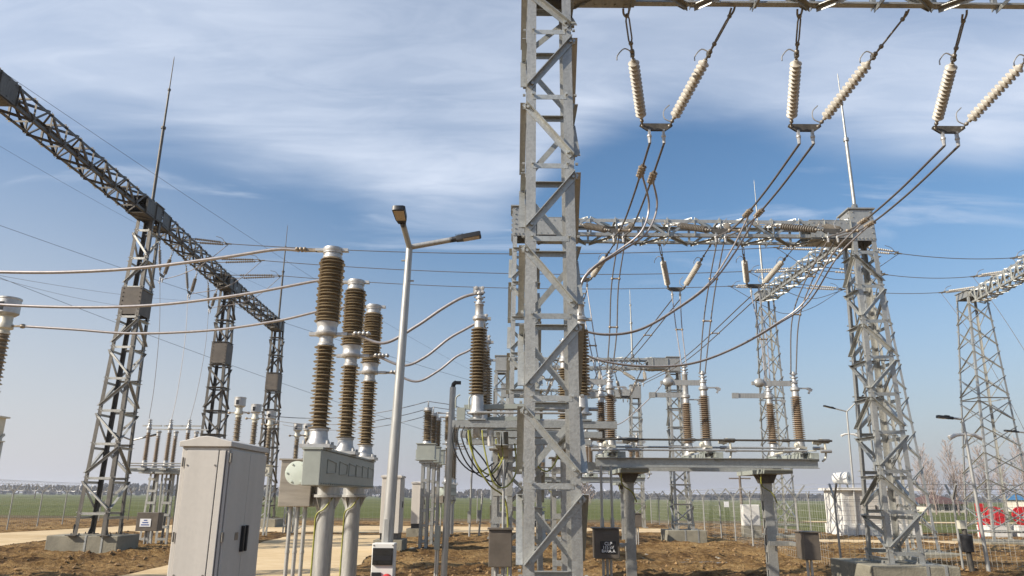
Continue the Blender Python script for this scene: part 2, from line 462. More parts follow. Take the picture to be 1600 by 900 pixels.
def build_ground():
    xs = [-3000, -900, -300, -120, -60]
    x = -36.0
    while x < 36.01: xs.append(x); x += .21
    xs += [60, 120, 300, 900, 3000]
    ys = [-300, -60, -20]
    y = -9.0
    while y < 60: ys.append(y); y += .9 if y < 12 else (.13 if y < 31 else (.26 if y < 42 else .5))
    ys += [70, 100, 200, 500, 1200, 4000]
    nx = len(xs)
    vs = [(a, b, ground_z(a, b)) for b in ys for a in xs]
    fs = [(j * nx + i, j * nx + i + 1, (j + 1) * nx + i + 1, (j + 1) * nx + i) for j in range(len(ys) - 1) for i in range(nx - 1)]
    mb = MB(); mb.add(vs, fs, True)
    me = bpy.data.meshes.new('ground'); me.from_pydata(vs, [], fs); me.materials.append(MAT['earth'])
    me.polygons.foreach_set('use_smooth', [True] * len(fs)); me.update()
    o = bpy.data.objects.new('ground', me); COL.objects.link(o); o['kind'] = 'structure'
build_ground()
def flat(name, poly, z, m):
    mb = MB(); mb.add([(a, b, z) for a, b in poly], [tuple(range(len(poly)))])
    o = mb.build(name, m)
    if o.data.polygons[0].normal.z < 0: o.data.flip_normals()
    o['kind'] = 'structure'; return o
def ragged(poly, amp=.16, step=.6):
    out = []
    for i in range(len(poly)):
        a, b = V(poly[i]), V(poly[(i + 1) % len(poly)]); k = max(1, int((b - a).length / step))
        nrm = V((-(b - a).y, (b - a).x)).normalized()
        for j in range(k):
            q = a.lerp(b, j / k); q = q + nrm * amp * noise.noise(V((q.x * 1.3, q.y * 1.3, 2)))
            out.append((q.x, q.y))
    return out
flat('road_branch', ragged(ROADS[0]), .012, 'road')
flat('road_cross', ragged(ROADS[1]), .016, 'road')
flat('road_side', ragged(ROADS[2]), .020, 'road')
flat('road_outer', ragged(ROADS[3]), .012, 'road')
flat('puddle', ragged([(4.75, 22.7), (5.5, 22.5), (6.3, 22.75), (6.45, 23.1), (5.7, 23.3), (4.95, 23.15)], .12, .25), -.028, 'puddle')
flat('verge', [(-900, 57), (900, 57), (900, 64), (-900, 64)], -.018, 'verge')
flat('field', [(-2500, 62.5), (2500, 62.5), (2500, 1500), (-2500, 1500)], -.008, 'field')

flat('grass_strip', ragged([(17.2, 43.5), (120, 43.5), (120, 58.5), (17.2, 58.5)], .5, 1.5), -.012, 'field')
flat('lane', [(24, 61), (300, 58.5), (300, 62.5), (24, 64)], -.002, 'road')
# clods and pale stones: nobody could count them
def clods():
    mb = MB(); rnd = random.Random(3)
    for i in range(15000):
        y = 15.5 + 26 * rnd.random() ** 1.7; x = (rnd.random() - .5) * 1.6 * y
        if any(inside(x, y, r) for r in ROADS): continue
        r = .015 + .07 * rnd.random() ** 4
        z = ground_z(x, y)
        vs = [(x + r * q[0] * (.6 + .8 * rnd.random()), y + r * q[1] * (.6 + .8 * rnd.random()), z + r * .7 * q[2] * (.6 + .7 * rnd.random())) for q in ((1, 0, 0), (0, 1, 0), (-1, 0, 0), (0, -1, 0), (0, 0, 1), (0, 0, -1))]
        mb.add(vs, [(0, 1, 4), (1, 2, 4), (2, 3, 4), (3, 0, 4), (1, 0, 5), (2, 1, 5), (3, 2, 5), (0, 3, 5)])
    o = mb.build('soil_clods', 'clod'); tag(o, 'loose brown soil clods strewn over the bare earth', 'soil', kind='stuff')
    mb = MB()
    for i in range(110):
        q = rnd.random()
        if q < .85: x, y = -6 + 14 * rnd.random(), 47 + 5 * rnd.random()
        else: x, y = 3.5 + 3.5 * rnd.random(), 22.5 + 2.2 * rnd.random()
        r = .03 + .09 * rnd.random() ** 2; z = ground_z(x, y)
        vs = [(x + r * q_[0] * (.6 + .8 * rnd.random()), y + r * q_[1] * (.6 + .8 * rnd.random()), z + r * .3 * q_[2]) for q_ in ((1, 0, 0), (0, 1, 0), (-1, 0, 0), (0, -1, 0), (0, 0, 1), (0, 0, -1))]
        mb.add(vs, [(0, 1, 4), (1, 2, 4), (2, 3, 4), (3, 0, 4), (1, 0, 5), (2, 1, 5), (3, 2, 5), (0, 3, 5)])
    o = mb.build('pale_rubble', 'stone'); tag(o, 'pale stones and rubble scattered along the road edges', 'stones', kind='stuff')
clods()

# ------------------------------------------------------------------ lattice gantries
def lattice_column(root, base, top, w0, w1, zs, leg=.1, lg2=None, br=.07, t=.01, near=False, xb=False, flip=0, m='steel', mb_='brace', d0=None, d1=None, head=.8, plate=False, rg=None, skip=()):
    """base, top: centres (x, y, z); zs: heights of the rungs"""
    base, top = V(base), V(top)
    col = None
    d0 = d0 or w0; d1 = d1 or w1
    def cen(z): return base.lerp(top, (z - base.z) / (top.z - base.z))
    def cor(i, z):
        f = (z - base.z) / (top.z - base.z); c = cen(z)
        w = w0 + (w1 - w0) * f; d = d0 + (d1 - d0) * f
        sx, sy = ((-1, -1), (1, -1), (1, 1), (-1, 1))[i]
        return V((c.x + sx * w / 2, c.y + sy * d / 2, z))
    face = [(0, 1, V((0, -1, 0))), (1, 2, V((1, 0, 0))), (2, 3, V((0, 1, 0))), (3, 0, V((-1, 0, 0)))]
    body = MB()
    # head box and base plates
    if head:
        zt = top.z; zb = zt - head
        for a, b, nrm in face:
            p, q, r_, s_ = cor(a, zb), cor(b, zb), cor(b, zt), cor(a, zt)
            body.add([x + nrm * .004 for x in (p, q, r_, s_)] + [x + nrm * .016 for x in (p, q, r_, s_)],
                     [(4, 5, 6, 7), (3, 2, 1, 0), (0, 1, 5, 4), (1, 2, 6, 5), (2, 3, 7, 6), (3, 0, 4, 7)])
            if near or plate:
                for k in range(6):
                    f = .08 + .84 * k / 5
                    for e in (.1, .9):
                        c = p.lerp(q, e).lerp(s_.lerp(r_, e), f)
                        body.bolt(c + nrm * .016, nrm, .018, .022)
                    c = p.lerp(q, f).lerp(s_.lerp(r_, f), .07)
                    body.bolt(c + nrm * .016, nrm, .018, .022)
        c = cen(zt)
        body.box((c.x, c.y, zt + .02), (w1 + .12, d1 + .12, .03))
    bps = []
    for i in range(4):
        c = cor(i, base.z)
        bp_ = MB(); bps.append(bp_)
        bp_.box((c.x, c.y, base.z + .012), (leg * 2.6, leg * 2.6, .024))
        sx, sy = ((-1, -1), (1, -1), (1, 1), (-1, 1))[i]
        bp_.prof(c + V((sx * .006, 0, .024)), c + V((sx * .018, 0, .024)), [(0, 0), (leg * 1.7, 0), (leg * .2, leg * 2.6), (0, leg * 2.6)], (0, -sy, 0), (0, 0, 1))
        for e in (-1, 1):
            bp_.bolt(c + V((e * leg, -sy * leg * .9, .024)), (0, 0, 1), .02, .05)
    col = body.build('column', m, root)
    for bp_ in bps: bp_.build('base_plate', m, col)
    ztop = top.z - (head if head else 0)
    for i in range(4):
        sx, sy = ((-1, -1), (1, -1), (1, 1), (-1, 1))[i]
        mb = MB().ang(cor(i, base.z + .02), cor(i, top.z), leg, t, (-sx, 0, 0), (0, -sy, 0), lg2)
        mb.build('leg', m, col)
    lace = MB()
    for fi, (a, b, nrm) in enumerate(face):
        for k in range(len(zs)):
            z = zs[k]; rung = not xb or k % 5 == 0
            ax = (cor(b, z) - cor(a, z)).normalized()
            p, q = cor(a, z) + ax * .012 + nrm * .004, cor(b, z) - ax * .012 + nrm * .004
            tgt = MB() if near else lace
            if near and fi in (0, 2): p, q = p + ax * leg * .55, q - ax * leg * .55
            dz = 0 if fi % 2 == 0 else (br * 1.6 if near else 0)
            if rung: tgt.ang(p - V((0, 0, dz)), q - V((0, 0, dz)), rg or br, t * .8, (0, 0, -1), nrm if fi % 2 or not near else -nrm)
            if near: tgt.bolt(p + nrm * .01, nrm, .016, .03); tgt.bolt(q + nrm * .01, nrm, .016, .03); tgt.build('rung', mb_, col)
            if k + 1 < len(zs) and k not in skip:
                z2 = zs[k + 1]; g = .12 * (z2 - z)
                up = (k + fi + flip) % 2 == 0
                lo, hi = (a, b) if up else (b, a)
                for (u, v_) in (((lo, hi),) if not xb else ((lo, hi), (hi, lo))):
                    off = nrm * (.006 + (.012 if (u, v_) != (lo, hi) else 0))
                    p, q = cor(u, z + g) + off, cor(v_, z2 - g) + off
                    e = (q - p).normalized()
                    h = V((e.z, 0, 0)) if abs(nrm.y) > .5 else V((0, e.z, 0))
                    side = nrm.cross(e)
                    tgt = MB() if near else lace
                    tgt.ang(p, q, br, t * .8, side if side.z < 0 else -side, nrm)
                    if near:
                        for c in (p + e * .06, q - e * .06): tgt.bolt(c + nrm * .006 + (side if side.z < 0 else -side) * br * .5, nrm, .017, .03)
                        tgt.build('brace', mb_, col)
    if not near: lace.build('bracing', mb_, col)
    return col, cor

def lattice_beam(root, A, B, w, h, n, ch=.08, br=.05, t=.008, m='steel', mb_='brace', endplates=True, name='beam', plate=.0):
    """A, B: centres of the underside ends"""
    A, B = V(A), V(B); d = (B - A).normalized(); s = d.cross(V((0, 0, 1))).normalized(); up = V((0, 0, 1))
    body = MB(); L = (B - A).length
    def c(i, f):
        sx, sz = ((-1, 0), (1, 0), (1, 1), (-1, 1))[i]
        return A.lerp(B, f) + s * (sx * w / 2) + up * (sz * h)
    face = [(0, 1, -up), (1, 2, s), (2, 3, up), (3, 0, -s)]
    for fi, (a, b, nrm) in enumerate(face):
        for k in range(n):
            f0, f1 = (k + .06) / n, (k + .94) / n
            u, v_ = (a, b) if (k + fi) % 2 == 0 else (b, a)
            p, q = c(u, f0) + nrm * .005, c(v_, f1) + nrm * .005
            e = (q - p).normalized(); sd = nrm.cross(e)
            body.ang(p, q, br, t * .8, sd, -nrm if fi in (1, 3) else nrm)
            if fi in (1, 3) or k % 2 == 0:
                p, q = c(a, (k + 1) / n) + nrm * .014, c(b, (k + 1) / n) + nrm * .014
                body.ang(p, q, br * .9, t * .8, d, nrm)
    bo = body.build(name, mb_, root)
    for i in range(4):
        sx, sz = ((-1, 1), (1, 1), (1, -1), (-1, -1))[i]
        MB().ang(c(i, 0), c(i, 1), ch, t, s * -sx, up * sz).build('chord', m, bo)
    if plate:
        pa, pb = plate if isinstance(plate, tuple) else (plate, plate)
        for f0, f1 in ((0, pa / L), (1 - pb / L, 1)):
            pl = MB()
            for a, b, nrm in face:
                p, q, r_, z_ = c(a, f0), c(a, f1), c(b, f1), c(b, f0)
                o1, o2 = nrm * .018, nrm * .03
                fs = [(4, 5, 6, 7), (3, 2, 1, 0), (0, 1, 5, 4), (1, 2, 6, 5), (2, 3, 7, 6), (3, 0, 4, 7)]
                pl.add([x + o1 for x in (p, q, r_, z_)] + [x + o2 for x in (p, q, r_, z_)], fs)
                for k in range(6):
                    for e in (.12, .88):
                        pl.bolt(p.lerp(q, .08 + .84 * k / 5).lerp(z_.lerp(r_, .08 + .84 * k / 5), e) + o2, nrm, .014, .016)
            pl.build('splice_plate', m, bo)
    return bo

def rod(root, base, z1, r=.055, m='steel'):
    b = V(base); L = z1 - b.z
    mb = MB()
    mb.lathe(b, (0, 0, 1), [(0, r * 1.9), (.03, r * 1.9), (.031, r), (L * .5, r * .95), (L * .5, r * 1.5), (L * .5 + .08, r * 1.5), (L * .5 + .081, r * .68), (L * .76, r * .62), (L * .76, r * 1.0), (L * .76 + .07, r * 1.0), (L * .76 + .071, r * .36), (L * .98, r * .28), (L, .004)], 10)
    for k in range(3):
        a = k * 2.1
        mb.bar(b + V((r * 1.7 * math.cos(a), r * 1.7 * math.sin(a), .03)), b + V((r * .9 * math.cos(a), r * .9 * math.sin(a), .22)), .012, .06)
    return mb.build('lightning_rod', m, root)

def footing(c, sx, sy, z, label, straps=()):
    c = V(c)
    root = thing('concrete_footing', label, 'footing', (c.x, c.y, 0), 'concrete footings under the gantry columns')
    MB().box((c.x, c.y, z / 2 - .1), (sx, sy, z + .2)).build('block', 'conc', root, bevel=.025)
    for f in straps:
        mb = MB(); x = c.x - sx / 2 + sx * f; y = c.y - sy / 2
        mb.span((x - .03, y - .012, -.1), (x + .03, y - .003, z + .006)); mb.span((x - .03, y - .012, z + .006), (x + .03, y + .3, z + .012))
        mb.build('earthing_strap', 'brace', root)
    return root

# gantry nearest the camera (bus gantry 1)
def rungs(z0, z1, n): return [z0 + (z1 - z0) * i / n for i in range(n + 1)]
CX = .40
g1 = thing('lattice_gantry', 'nearest galvanized gantry, its tall bolted column rising past the top of the picture', 'gantry', (CX, 7.5, 0), 'bus gantries')
zs = [.26, 1.09, 1.92, 2.75, 3.58, 4.41, 5.24, 6.07, 6.9, 7.5]
lattice_column(g1, (CX, 7.5, .1), (CX, 7.5, 8.35), .56, .485, zs, .102, br=.064, t=.010, lg2=.06, near=True, flip=1, head=.8, rg=.055)
lattice_column(g1, (8.45, 7.5, .1), (8.45, 7.5, 8.35), .585, .50, zs, .115, br=.085, t=.011, flip=1, head=.8)
lattice_beam(g1, (CX + .27, 7.5, 7.62), (8.45 - .27, 7.5, 7.62), .56, .42, 10, .085, .06, .009, plate=.75)
footing((CX, 7.5, 0), 1.3, 1.3, .1, 'low concrete footing under the nearest gantry column')

# bus gantry 2
g2 = thing('lattice_gantry', 'second bus gantry, its right column capped by a riveted box and a rod', 'gantry', (.30, 16.5, 0), 'bus gantries')
zs2 = rungs(.75, 7.35, 8)
lattice_column(g2, (.30, 16.5, .1), (.28, 16.5, 8.38), .78, .52, zs2, .10, br=.075, t=.01, flip=1, head=.72, plate=True)
lattice_column(g2, (8.16, 16.55, .5), (8.23, 16.5, 8.38), .72, .52, zs2, .105, br=.075, t=.01, near=True, flip=0, head=.78, d0=1.0)
lattice_beam(g2, (.58, 16.5, 7.68), (7.93, 16.5, 7.66), .56, .42, 12, .08, .055, .009, plate=.95)
rod(g2, (8.23, 16.5, 8.4), 12.2, .043)
footing((8.16, 16.75, 0), 1.75, 2.1, .5, 'broad concrete footing with straps under the right column of the second gantry', (.62, .83))
footing((.30, 16.6, 0), 1.5, 1.5, .1, 'low concrete footing hidden behind the nearest gantry column')

# bus gantry 3 and 4
g3 = thing('lattice_gantry', 'third bus gantry in the row, pale and small beyond the disconnectors', 'gantry', (-.3, 32.3, 0), 'bus gantries')
zs3 = rungs(.75, 7.1, 8)
c3 = P(1068, 840, 32.3); c3.z = .5
t3 = P(1050, 560, 32.3)
lattice_column(g3, c3, (t3.x, 32.3, t3.z), .78, .52, zs3, .10, br=.06, t=.01, flip=0, head=.6)
lattice_column(g3, (-.42, 32.3, .1), (-.42, 32.3, t3.z), .78, .52, zs3, .10, br=.06, t=.01, flip=1, head=.75)
lattice_beam(g3, (-.15, 32.3, t3.z - .5), (t3.x - .28, 32.3, t3.z - .5), .56, .45, 11, .075, .05, .009, plate=(.4, .85))
rod(g3, (P(988, 560, 32.3).x, 32.3, t3.z - .04), 10.9, .045)
footing((c3.x, 32.3, 0), 1.6, 1.5, .5, 'concrete footing with two straps under the right column of the third gantry', (.45, .78))
g4 = thing('lattice_gantry', 'farthest bus gantry, a thin lattice column left of the third gantry', 'gantry', (7.6, 46, 0), 'bus gantries')
lattice_column(g4, (P(996, 820, 46).x, 46, .05), (P(992, 600, 46).x, 46, 8.5), .85, .6, rungs(.6, 7.4, 8), .1, br=.06, t=.01, head=.8)
lattice_column(g4, (-.3, 46, .05), (-.3, 46, 8.5), .85, .6, rungs(.6, 7.4, 8), .1, br=.06, t=.01, head=.8)
lattice_beam(g4, (0, 46, 7.75), (P(992, 600, 46).x - .3, 46, 7.75), .56, .45, 12, .08, .05, .009, plate=1.0)

# line gantry on the left
gl = thing('line_gantry', 'tall dark line gantry on the left, its beam running away over three columns', 'gantry', (-13.2, 25.5, 0), 'line gantries')
LC = [((-13.0, 15.0), (-13.2, 15.3)), ((-13.2, 24.85), (-13.4, 25.5)), ((-13.85, 35.0), (-14.05, 35.1)), ((-14.15, 44.2), (-14.4, 44.3))]
zl = rungs(1.2, 11.0, 9)
for i, ((bx, by), (tx, ty)) in enumerate(LC):
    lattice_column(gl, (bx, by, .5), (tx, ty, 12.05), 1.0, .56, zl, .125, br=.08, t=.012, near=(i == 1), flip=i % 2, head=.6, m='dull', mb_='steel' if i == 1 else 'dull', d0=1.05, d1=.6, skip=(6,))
    for zc in (8.28,):                              # sheet collars round the shaft
        f = (zc - .5) / 11.55; cx = bx + (tx - bx) * f; cy = by + (ty - by) * f
        w = 1.0 + (.56 - 1.0) * f + .03; d = 1.05 + (.6 - 1.05) * f + .03
        mb = MB()
        for sx in (-1, 1): mb.box((cx + sx * w / 2, cy, zc), (.012, d, .98))
        for sy in (-1, 1): mb.box((cx, cy + sy * d / 2, zc), (w - .014, .012, .98))
        for k in range(7):
            for e in (-1, 1): mb.bolt((cx + e * w * .4, cy - d / 2 - .006, zc - .45 + .15 * k), (0, -1, 0), .02, .02)
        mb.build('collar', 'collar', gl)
    rod(gl, (tx, ty, 12.07), 18.4, .06, 'dull') if i in (1, 3) else None
for (a, b) in zip(LC[:-1], LC[1:]):
    A, B = V((*a[1], 11.42)), V((*b[1], 11.42)); d = (B - A).normalized() * .31
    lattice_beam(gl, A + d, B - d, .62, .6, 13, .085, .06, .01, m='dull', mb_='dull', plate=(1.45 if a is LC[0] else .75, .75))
footing((-13.38, 25.0, 0), 2.25, 1.4, .5, 'squat concrete footing with two straps under the front left gantry column', (.55, .78))
footing((-13.85, 35.0, 0), 2.0, 1.9, .45, 'concrete footing under the middle column of the left gantry')
footing((-14.15, 44.2, 0), 2.0, 1.9, .45, 'concrete footing under the far column of the left gantry')
footing((-13.0, 15.0, 0), 2.0, 1.9, .45, 'concrete footing left of the grey cabinet, under the gantry end column')

# line gantries on the right, slender X-braced columns
gr = thing('line_gantry', 'slender cross-braced line gantry on the right, its beam running behind the riveted column head', 'gantry', (13.2, 37, 0), 'line gantries')
zr = rungs(.6, 11.4, 9)
RC = [((13.5, 26.2), (13.45, 27.0)), ((13.05, 37.2), (13.15, 37.0))]
for (bx, by), (tx, ty) in RC:
    lattice_column(gr, (bx, by, .12), (tx, ty, 12.1), 1.05, .72, zr, .085, br=.05, t=.008, xb=True, head=.35, d0=1.6, d1=.75)
lattice_beam(gr, (13.45, 27.35, 11.55), (13.15, 36.6, 11.55), .62, .6, 14, .085, .06, .009)
rod(gr, (13.15, 37.0, 12.12), 18.5, .055)
go = thing('line_gantry', 'outermost slender lattice gantry at the right edge, beam rising out of the picture', 'gantry', (21, 34, 0), 'line gantries')
gb = P(1567, 848, 33.6); gt = P(1517, 458, 34.0)
lattice_column(go, (gb.x, 33.6, .05), (gt.x, 34, gt.z), 2.0, .9, rungs(.5, gt.z - .5, 9), .09, br=.05, t=.008, xb=True, head=.3)
e2 = P(1640, 398, 27.5)
lattice_column(go, (e2.x + .4, 27.3, .05), (e2.x + .05, 27.5, gt.z), 2.0, .9, rungs(.5, gt.z - .5, 9), .09, br=.05, t=.008, xb=True, head=.3)
lattice_beam(go, (gt.x, 33.6, gt.z - .6), (e2.x, 28, gt.z - .6), .62, .6, 10, .085, .06, .009)
mb = MB()
for q in ((12.9, 24.9, .14), (14.3, 25.2, .12)): pass
footing((13.5, 26.3, 0), 2.2, 2.8, .12, 'low pale concrete pad under the right slender gantry, behind the riveted column')
footing((13.05, 37.2, 0), 2.1, 2.7, .12, 'low concrete pad under the far slender column right of the disconnector')
footing((gb.x, 33.6, 0), 2.8, 2.8, .1, 'low concrete pad under the outermost lattice column at right')

# ------------------------------------------------------------------ insulator strings
def vstring(tA, tB, yk, label, group, ins='poly', n=14, rs=.076, rc=.034, along=(1, 0, 0), horns=True, seg=16):
    tA, tB, yk = V(tA), V(tB), V(yk); al = V(along).normalized()
    root = thing('insulator_string', label, 'insulator', (tA + tB) / 2, group)
    hw = .19
    for tp, sgn in ((tA, -1), (tB, 1)):
        e = yk + al * (sgn * hw); d = e - tp; L = d.length; u = d.normalized()
        i0, i1 = tp + u * (L * .41), tp + u * (L * .9)
        mb = MB().sheds(i1, i0, n, rc, rs, seg=seg)
        mb.lathe(i0 - u * .02, u, [(0, .03), (.06, .03)], 10); mb.lathe(i1 - u * .04, u, [(0, .03), (.08, .03)], 10)
        io = mb.build('insulator', ins, root)
        lk = MB()
        s = u.orthogonal().normalized()
        lk.tube(curve([tp + s * .05 + V((0, 0, .03)), tp + u * .05 + s * .05, tp + u * .12, tp + u * .05 - s * .05, tp - s * .05 + V((0, 0, .03))], 5), .014, 6)
        a, b = tp + u * .1, tp + u * (L * .27)
        for q in (-1, 1): lk.tube([a + s * .01 * q, a.lerp(b, .15) + s * .03 * q, a.lerp(b, .85) + s * .03 * q, b + s * .01 * q], .011, 6)
        lk.ball(a, .03); lk.ball(b, .032)
        lk.tube([b, b.lerp(i0, .3), i0], [.02, .014, .017], 6); lk.ball(b.lerp(i0, .45), .034, 8); lk.box(b.lerp(i0, .62), (.05, .05, .07))
        lk.build('shackle', 'bolt', io)
        MB().tube([i1, e], .014, 6).ball(i1.lerp(e, .5), .03).ball(e, .03).build('end_link', 'bolt', io)
        if horns:
            hn = MB(); o = al * (-.12 * sgn) if sgn < 0 else V((0, 0, .09)) - al * .05
            hn.tube(curve([b.lerp(i0, .5), b.lerp(i0, .5) - al * .10 + V((0, 0, .05)), b.lerp(i0, .5) - al * .19 - V((0, 0, .05)), b.lerp(i0, .5) - al * .2 - V((0, 0, .12))], 4), .009, 5)
            hn.build('arcing_horn', 'alu', io)
            if sgn > 0:
                hn = MB(); q = i1.lerp(e, .6); hn.tube(curve([q, q - al * .1 + V((0, 0, .06)), q - al * .1 + V((0, 0, .18)), q - al * .02 + V((0, 0, .27))], 4), .009, 5)
                hn.build('arcing_horn', 'alu', io)
    y = MB(); nrm = al.cross(V((0, 0, 1))).normalized()
    for q in (-.016, .008):
        y.prof(yk + nrm * q, yk + nrm * (q + .008), [(-.22, .035), (.22, .035), (.235, 0), (.13, -.075), (-.13, -.075), (-.235, 0)], al, (0, 0, 1))
    y.build('yoke_plate', 'dull', root)
    outs = []
    for q in (-1, 1):
        c = MB(); p = yk + al * (.10 * q) - V((0, 0, .07))
        c.box(p - V((0, 0, .03)), (.03, .05, .08)); c.ball(p - V((0, 0, .09)), .036); c.tube([p - V((0, 0, .07)), p - V((0, 0, .2))], [.03, .022], 8)
        outs.append(p - V((0, 0, .2))); c.build('conductor_clamp', 'alu', root)
    return outs

PH = ('left', 'middle', 'right')
n1 = []
tops1 = [((978, 13), (1146, 14)), ((1250, 14), (1419, 19)), ((1508, 22), (1668, 25))]
for i, ((a, b), yp) in enumerate(zip(tops1, ((1025, 197), (1257, 198), (1482, 201)))):
    lab = ['cream V-shaped insulator string beside the nearest column, under the top beam', 'cream V-shaped insulator string in the middle of the three under the top beam', 'cream V-shaped insulator string cut by the right picture edge'][i]
    n1.append(vstring(P(*a, 7.78), P(*b, 7.78), P(*yp, 9.4), lab, 'cream insulator strings under the top beam', seg=20))
n2 = []; f2 = []
for i, x in enumerate((966, 1125, 1300)):
    yk = P(x, 360, 14.7); X0 = (2.1, 4.25, 6.4)[i]
    n2.append(vstring((X0 - .72, 16.18, 7.98), (X0 + .75, 16.18, 7.98), yk, 'grey insulator string lying across the second gantry beam, %s' % ('beside the nearest column', 'at its middle', 'next to the riveted column head')[i], 'insulator strings in front of the second beam', ins='polyd', n=15))
for i, (x, y) in enumerate(((903, 440), (1048, 455), (1171, 450))):
    yk = P(x + 8, y - 4, 18.0); X0 = (1.95, 4.2, 6.3)[i]
    xa = (P(895, 378, 16.8), P(1030, 378, 16.8), P(1160, 380, 16.8))[i]; xb = (P(962, 378, 16.8), P(1112, 380, 16.8), P(1245, 382, 16.8))[i]
    f2.append(vstring(xa, xb, yk, 'cream V-shaped string hanging behind the second beam, %s' % ('half hidden by the nearest column', 'in open sky', 'just left of the slender lattice column')[i], 'cream insulator strings behind the second beam', n=15))
f3 = []
for i, X0 in enumerate((1.4, 3.3, 5.2)):
    f3.append(vstring((X0 - .6, 31.98, t3.z - .5), (X0 + .6, 31.98, t3.z - .5), (X0 + .2, 30.6, 6.5), 'small insulator string on the near side of the third gantry, %s of three' % PH[i], 'insulator strings on the third gantry', seg=8, horns=False, n=12))
    vstring((X0 - .6, 32.62, t3.z - .5), (X0 + .6, 32.62, t3.z - .5), (X0, 33.6, 6.2), 'small insulator string hanging behind the third gantry beam, %s of three' % PH[i], 'insulator strings on the third gantry', seg=8, horns=False, n=12)

# hanging V strings on the left gantry
fl = []
for i, (a, b, y, D) in enumerate((((249, 364), (272, 388), (253, 430), (26.9, 28.5, 27.7)), ((290, 402), (310, 419), (296, 457), (30, 31.2, 30.6)), ((325, 430), (342, 443), (328, 480), (32.7, 33.8, 33.2)))):
    fl.append(vstring(P(*a, D[0]), P(*b, D[1]), P(*y, D[2]), 'grey V-shaped string hanging from the left gantry beam, %s along it' % ('nearest', 'second', 'third')[i], 'V strings on the left gantry', ins='polyd', along=(-.06, 1, 0), seg=10, horns=False, n=13))

def dead_end(tp, e, label, group, side=(0, 1, 0), gap=.28, ins='polyd'):
    """two parallel strain insulators from the steel at tp to the conductor at e"""
    tp, e = V(tp), V(e); s = V(side).normalized(); u = (e - tp).normalized(); L = (e - tp).length
    root = thing('strain_insulator', label, 'insulator', tp, group)
    for q in (-1, 1):
        a, b = tp + s * gap * q, e - u * .12 + s * .12 * q
        w = (b - a).normalized(); l_ = (b - a).length
        i0, i1 = a + w * l_ * .3, a + w * l_ * .9
        io = MB().sheds(i0, i1, 14, .03, .055, seg=8).build('insulator', ins, root)
        MB().tube([a, i0], .02, 5).build('shackle', 'bolt', io); MB().tube([i1, b], .02, 5).build('end_link', 'bolt', io)
    k = MB(); k.bar(e - u * .12 - s * .16, e - u * .12 + s * .16, .04, .06); k.tube([e - u * .12, e + u * .1], .03, 6)
    k.tube(curve([e - u * .15, e - u * .3 + V((0, 0, .2)), e - u * .55 + V((0, 0, .27))], 4), .012, 5)
    k.build('yoke_plate', 'bolt', root)

LW = []
for i, (x, y, D) in enumerate(((358, 381, 28.5), (410, 407, 31.3), (440, 431, 33.8))):
    e = P(x, y, D); tp = V((-13.15 - .06 * (D - 25.5), D - .15, 11.75))
    dead_end(tp, e, 'paired strain insulators on the far side of the left gantry beam, %s of three' % ('nearest', 'middle', 'farthest')[i], 'strain insulators on the left gantry')
    LW.append(e)
RW = []
for i, (x, y, D) in enumerate(((1212, 386, 28.6), (1168, 424, 31.6), (1140, 446, 34.4))):
    e = P(x, y, D); e.z = min(e.z, 11.7)
    dead_end((13.05, D, 11.7), e, 'paired strain insulators on the near side of the right slender gantry, %s of three' % ('nearest', 'middle', 'farthest')[i], 'strain insulators on the right gantry', ins='poly')
    RW.append(e)
OW = []
for i, (x, y, D, x2, y2, D2) in enumerate(((1405, 396, 28.6, 1582, 403, 28.8), (1384, 429, 31.6, 1520, 432, 31.4), (1316, 452, 34.4, 1470, 457, 33.9))):
    e = P(x, y, D); f = P(x2, y2, D2)
    dead_end((13.75, D, 11.75), e, 'paired strain insulators on the far side of the right slender gantry, %s of three' % ('nearest', 'middle', 'farthest')[i], 'strain insulators on the right gantry', ins='poly')
    dead_end(V((f.x + 2.1, D2, f.z + .3)), f, 'paired strain insulators on the outermost gantry beam, %s of three' % ('nearest', 'middle', 'farthest')[i], 'strain insulators on the outer gantry', ins='poly')
    OW.append((e, f))

# ------------------------------------------------------------------ conductors
def twin(pA, pB, label, group, r=.017, m='cabled', spacers=(), clamp=None, mid=None):
    """twin bundle; pA, pB are lists of points of the two strands"""
    root = thing('twin_conductor', label, 'conductor', pA[0], group); taps = []
    a, b = (curve(q, 8) if len(q) > 2 else sag(q[0], q[1], .0) for q in (pA, pB))
    MB().tube(a, r, 8).build('strand', m, root); MB().tube(b, r, 8).build('strand', m, root)
    for f in spacers:
        i, j = int(f * (len(a) - 1)), int(f * (len(b) - 1))
        mb = MB().tube([a[i], b[j]], r * 1.2, 6)
        for q, l_ in ((a[i], a), (b[j], b)): mb.ball(q, r * 2.3, 8)
        mb.build('spacer', 'brass', root)
    if clamp:
        for l_, cf in ((a, clamp), (b, clamp + .04)):
            i = int(cf * (len(l_) - 1)); mb = MB(); u = (l_[i + 1] - l_[i]).normalized(); q = l_[i]; taps.append(q)
            sd = V((1, 0, 0))
            mb.tube([q - u * .2, q + u * .2], r * 2.2, 8)
            for k in range(4):
                for s in (-1, 1): mb.ball(q + u * (.1 * k - .15) + sd * s * r * 2.2, .028, 6)
            mb.build('tap_clamp', 'brass', root)
    return taps or root
def off(pts, v): return [V(p) + V(v) for p in pts]
def mid(a, b, f, s):
    q = V(a).lerp(V(b), f); q.z -= s; return q
TAPS = []
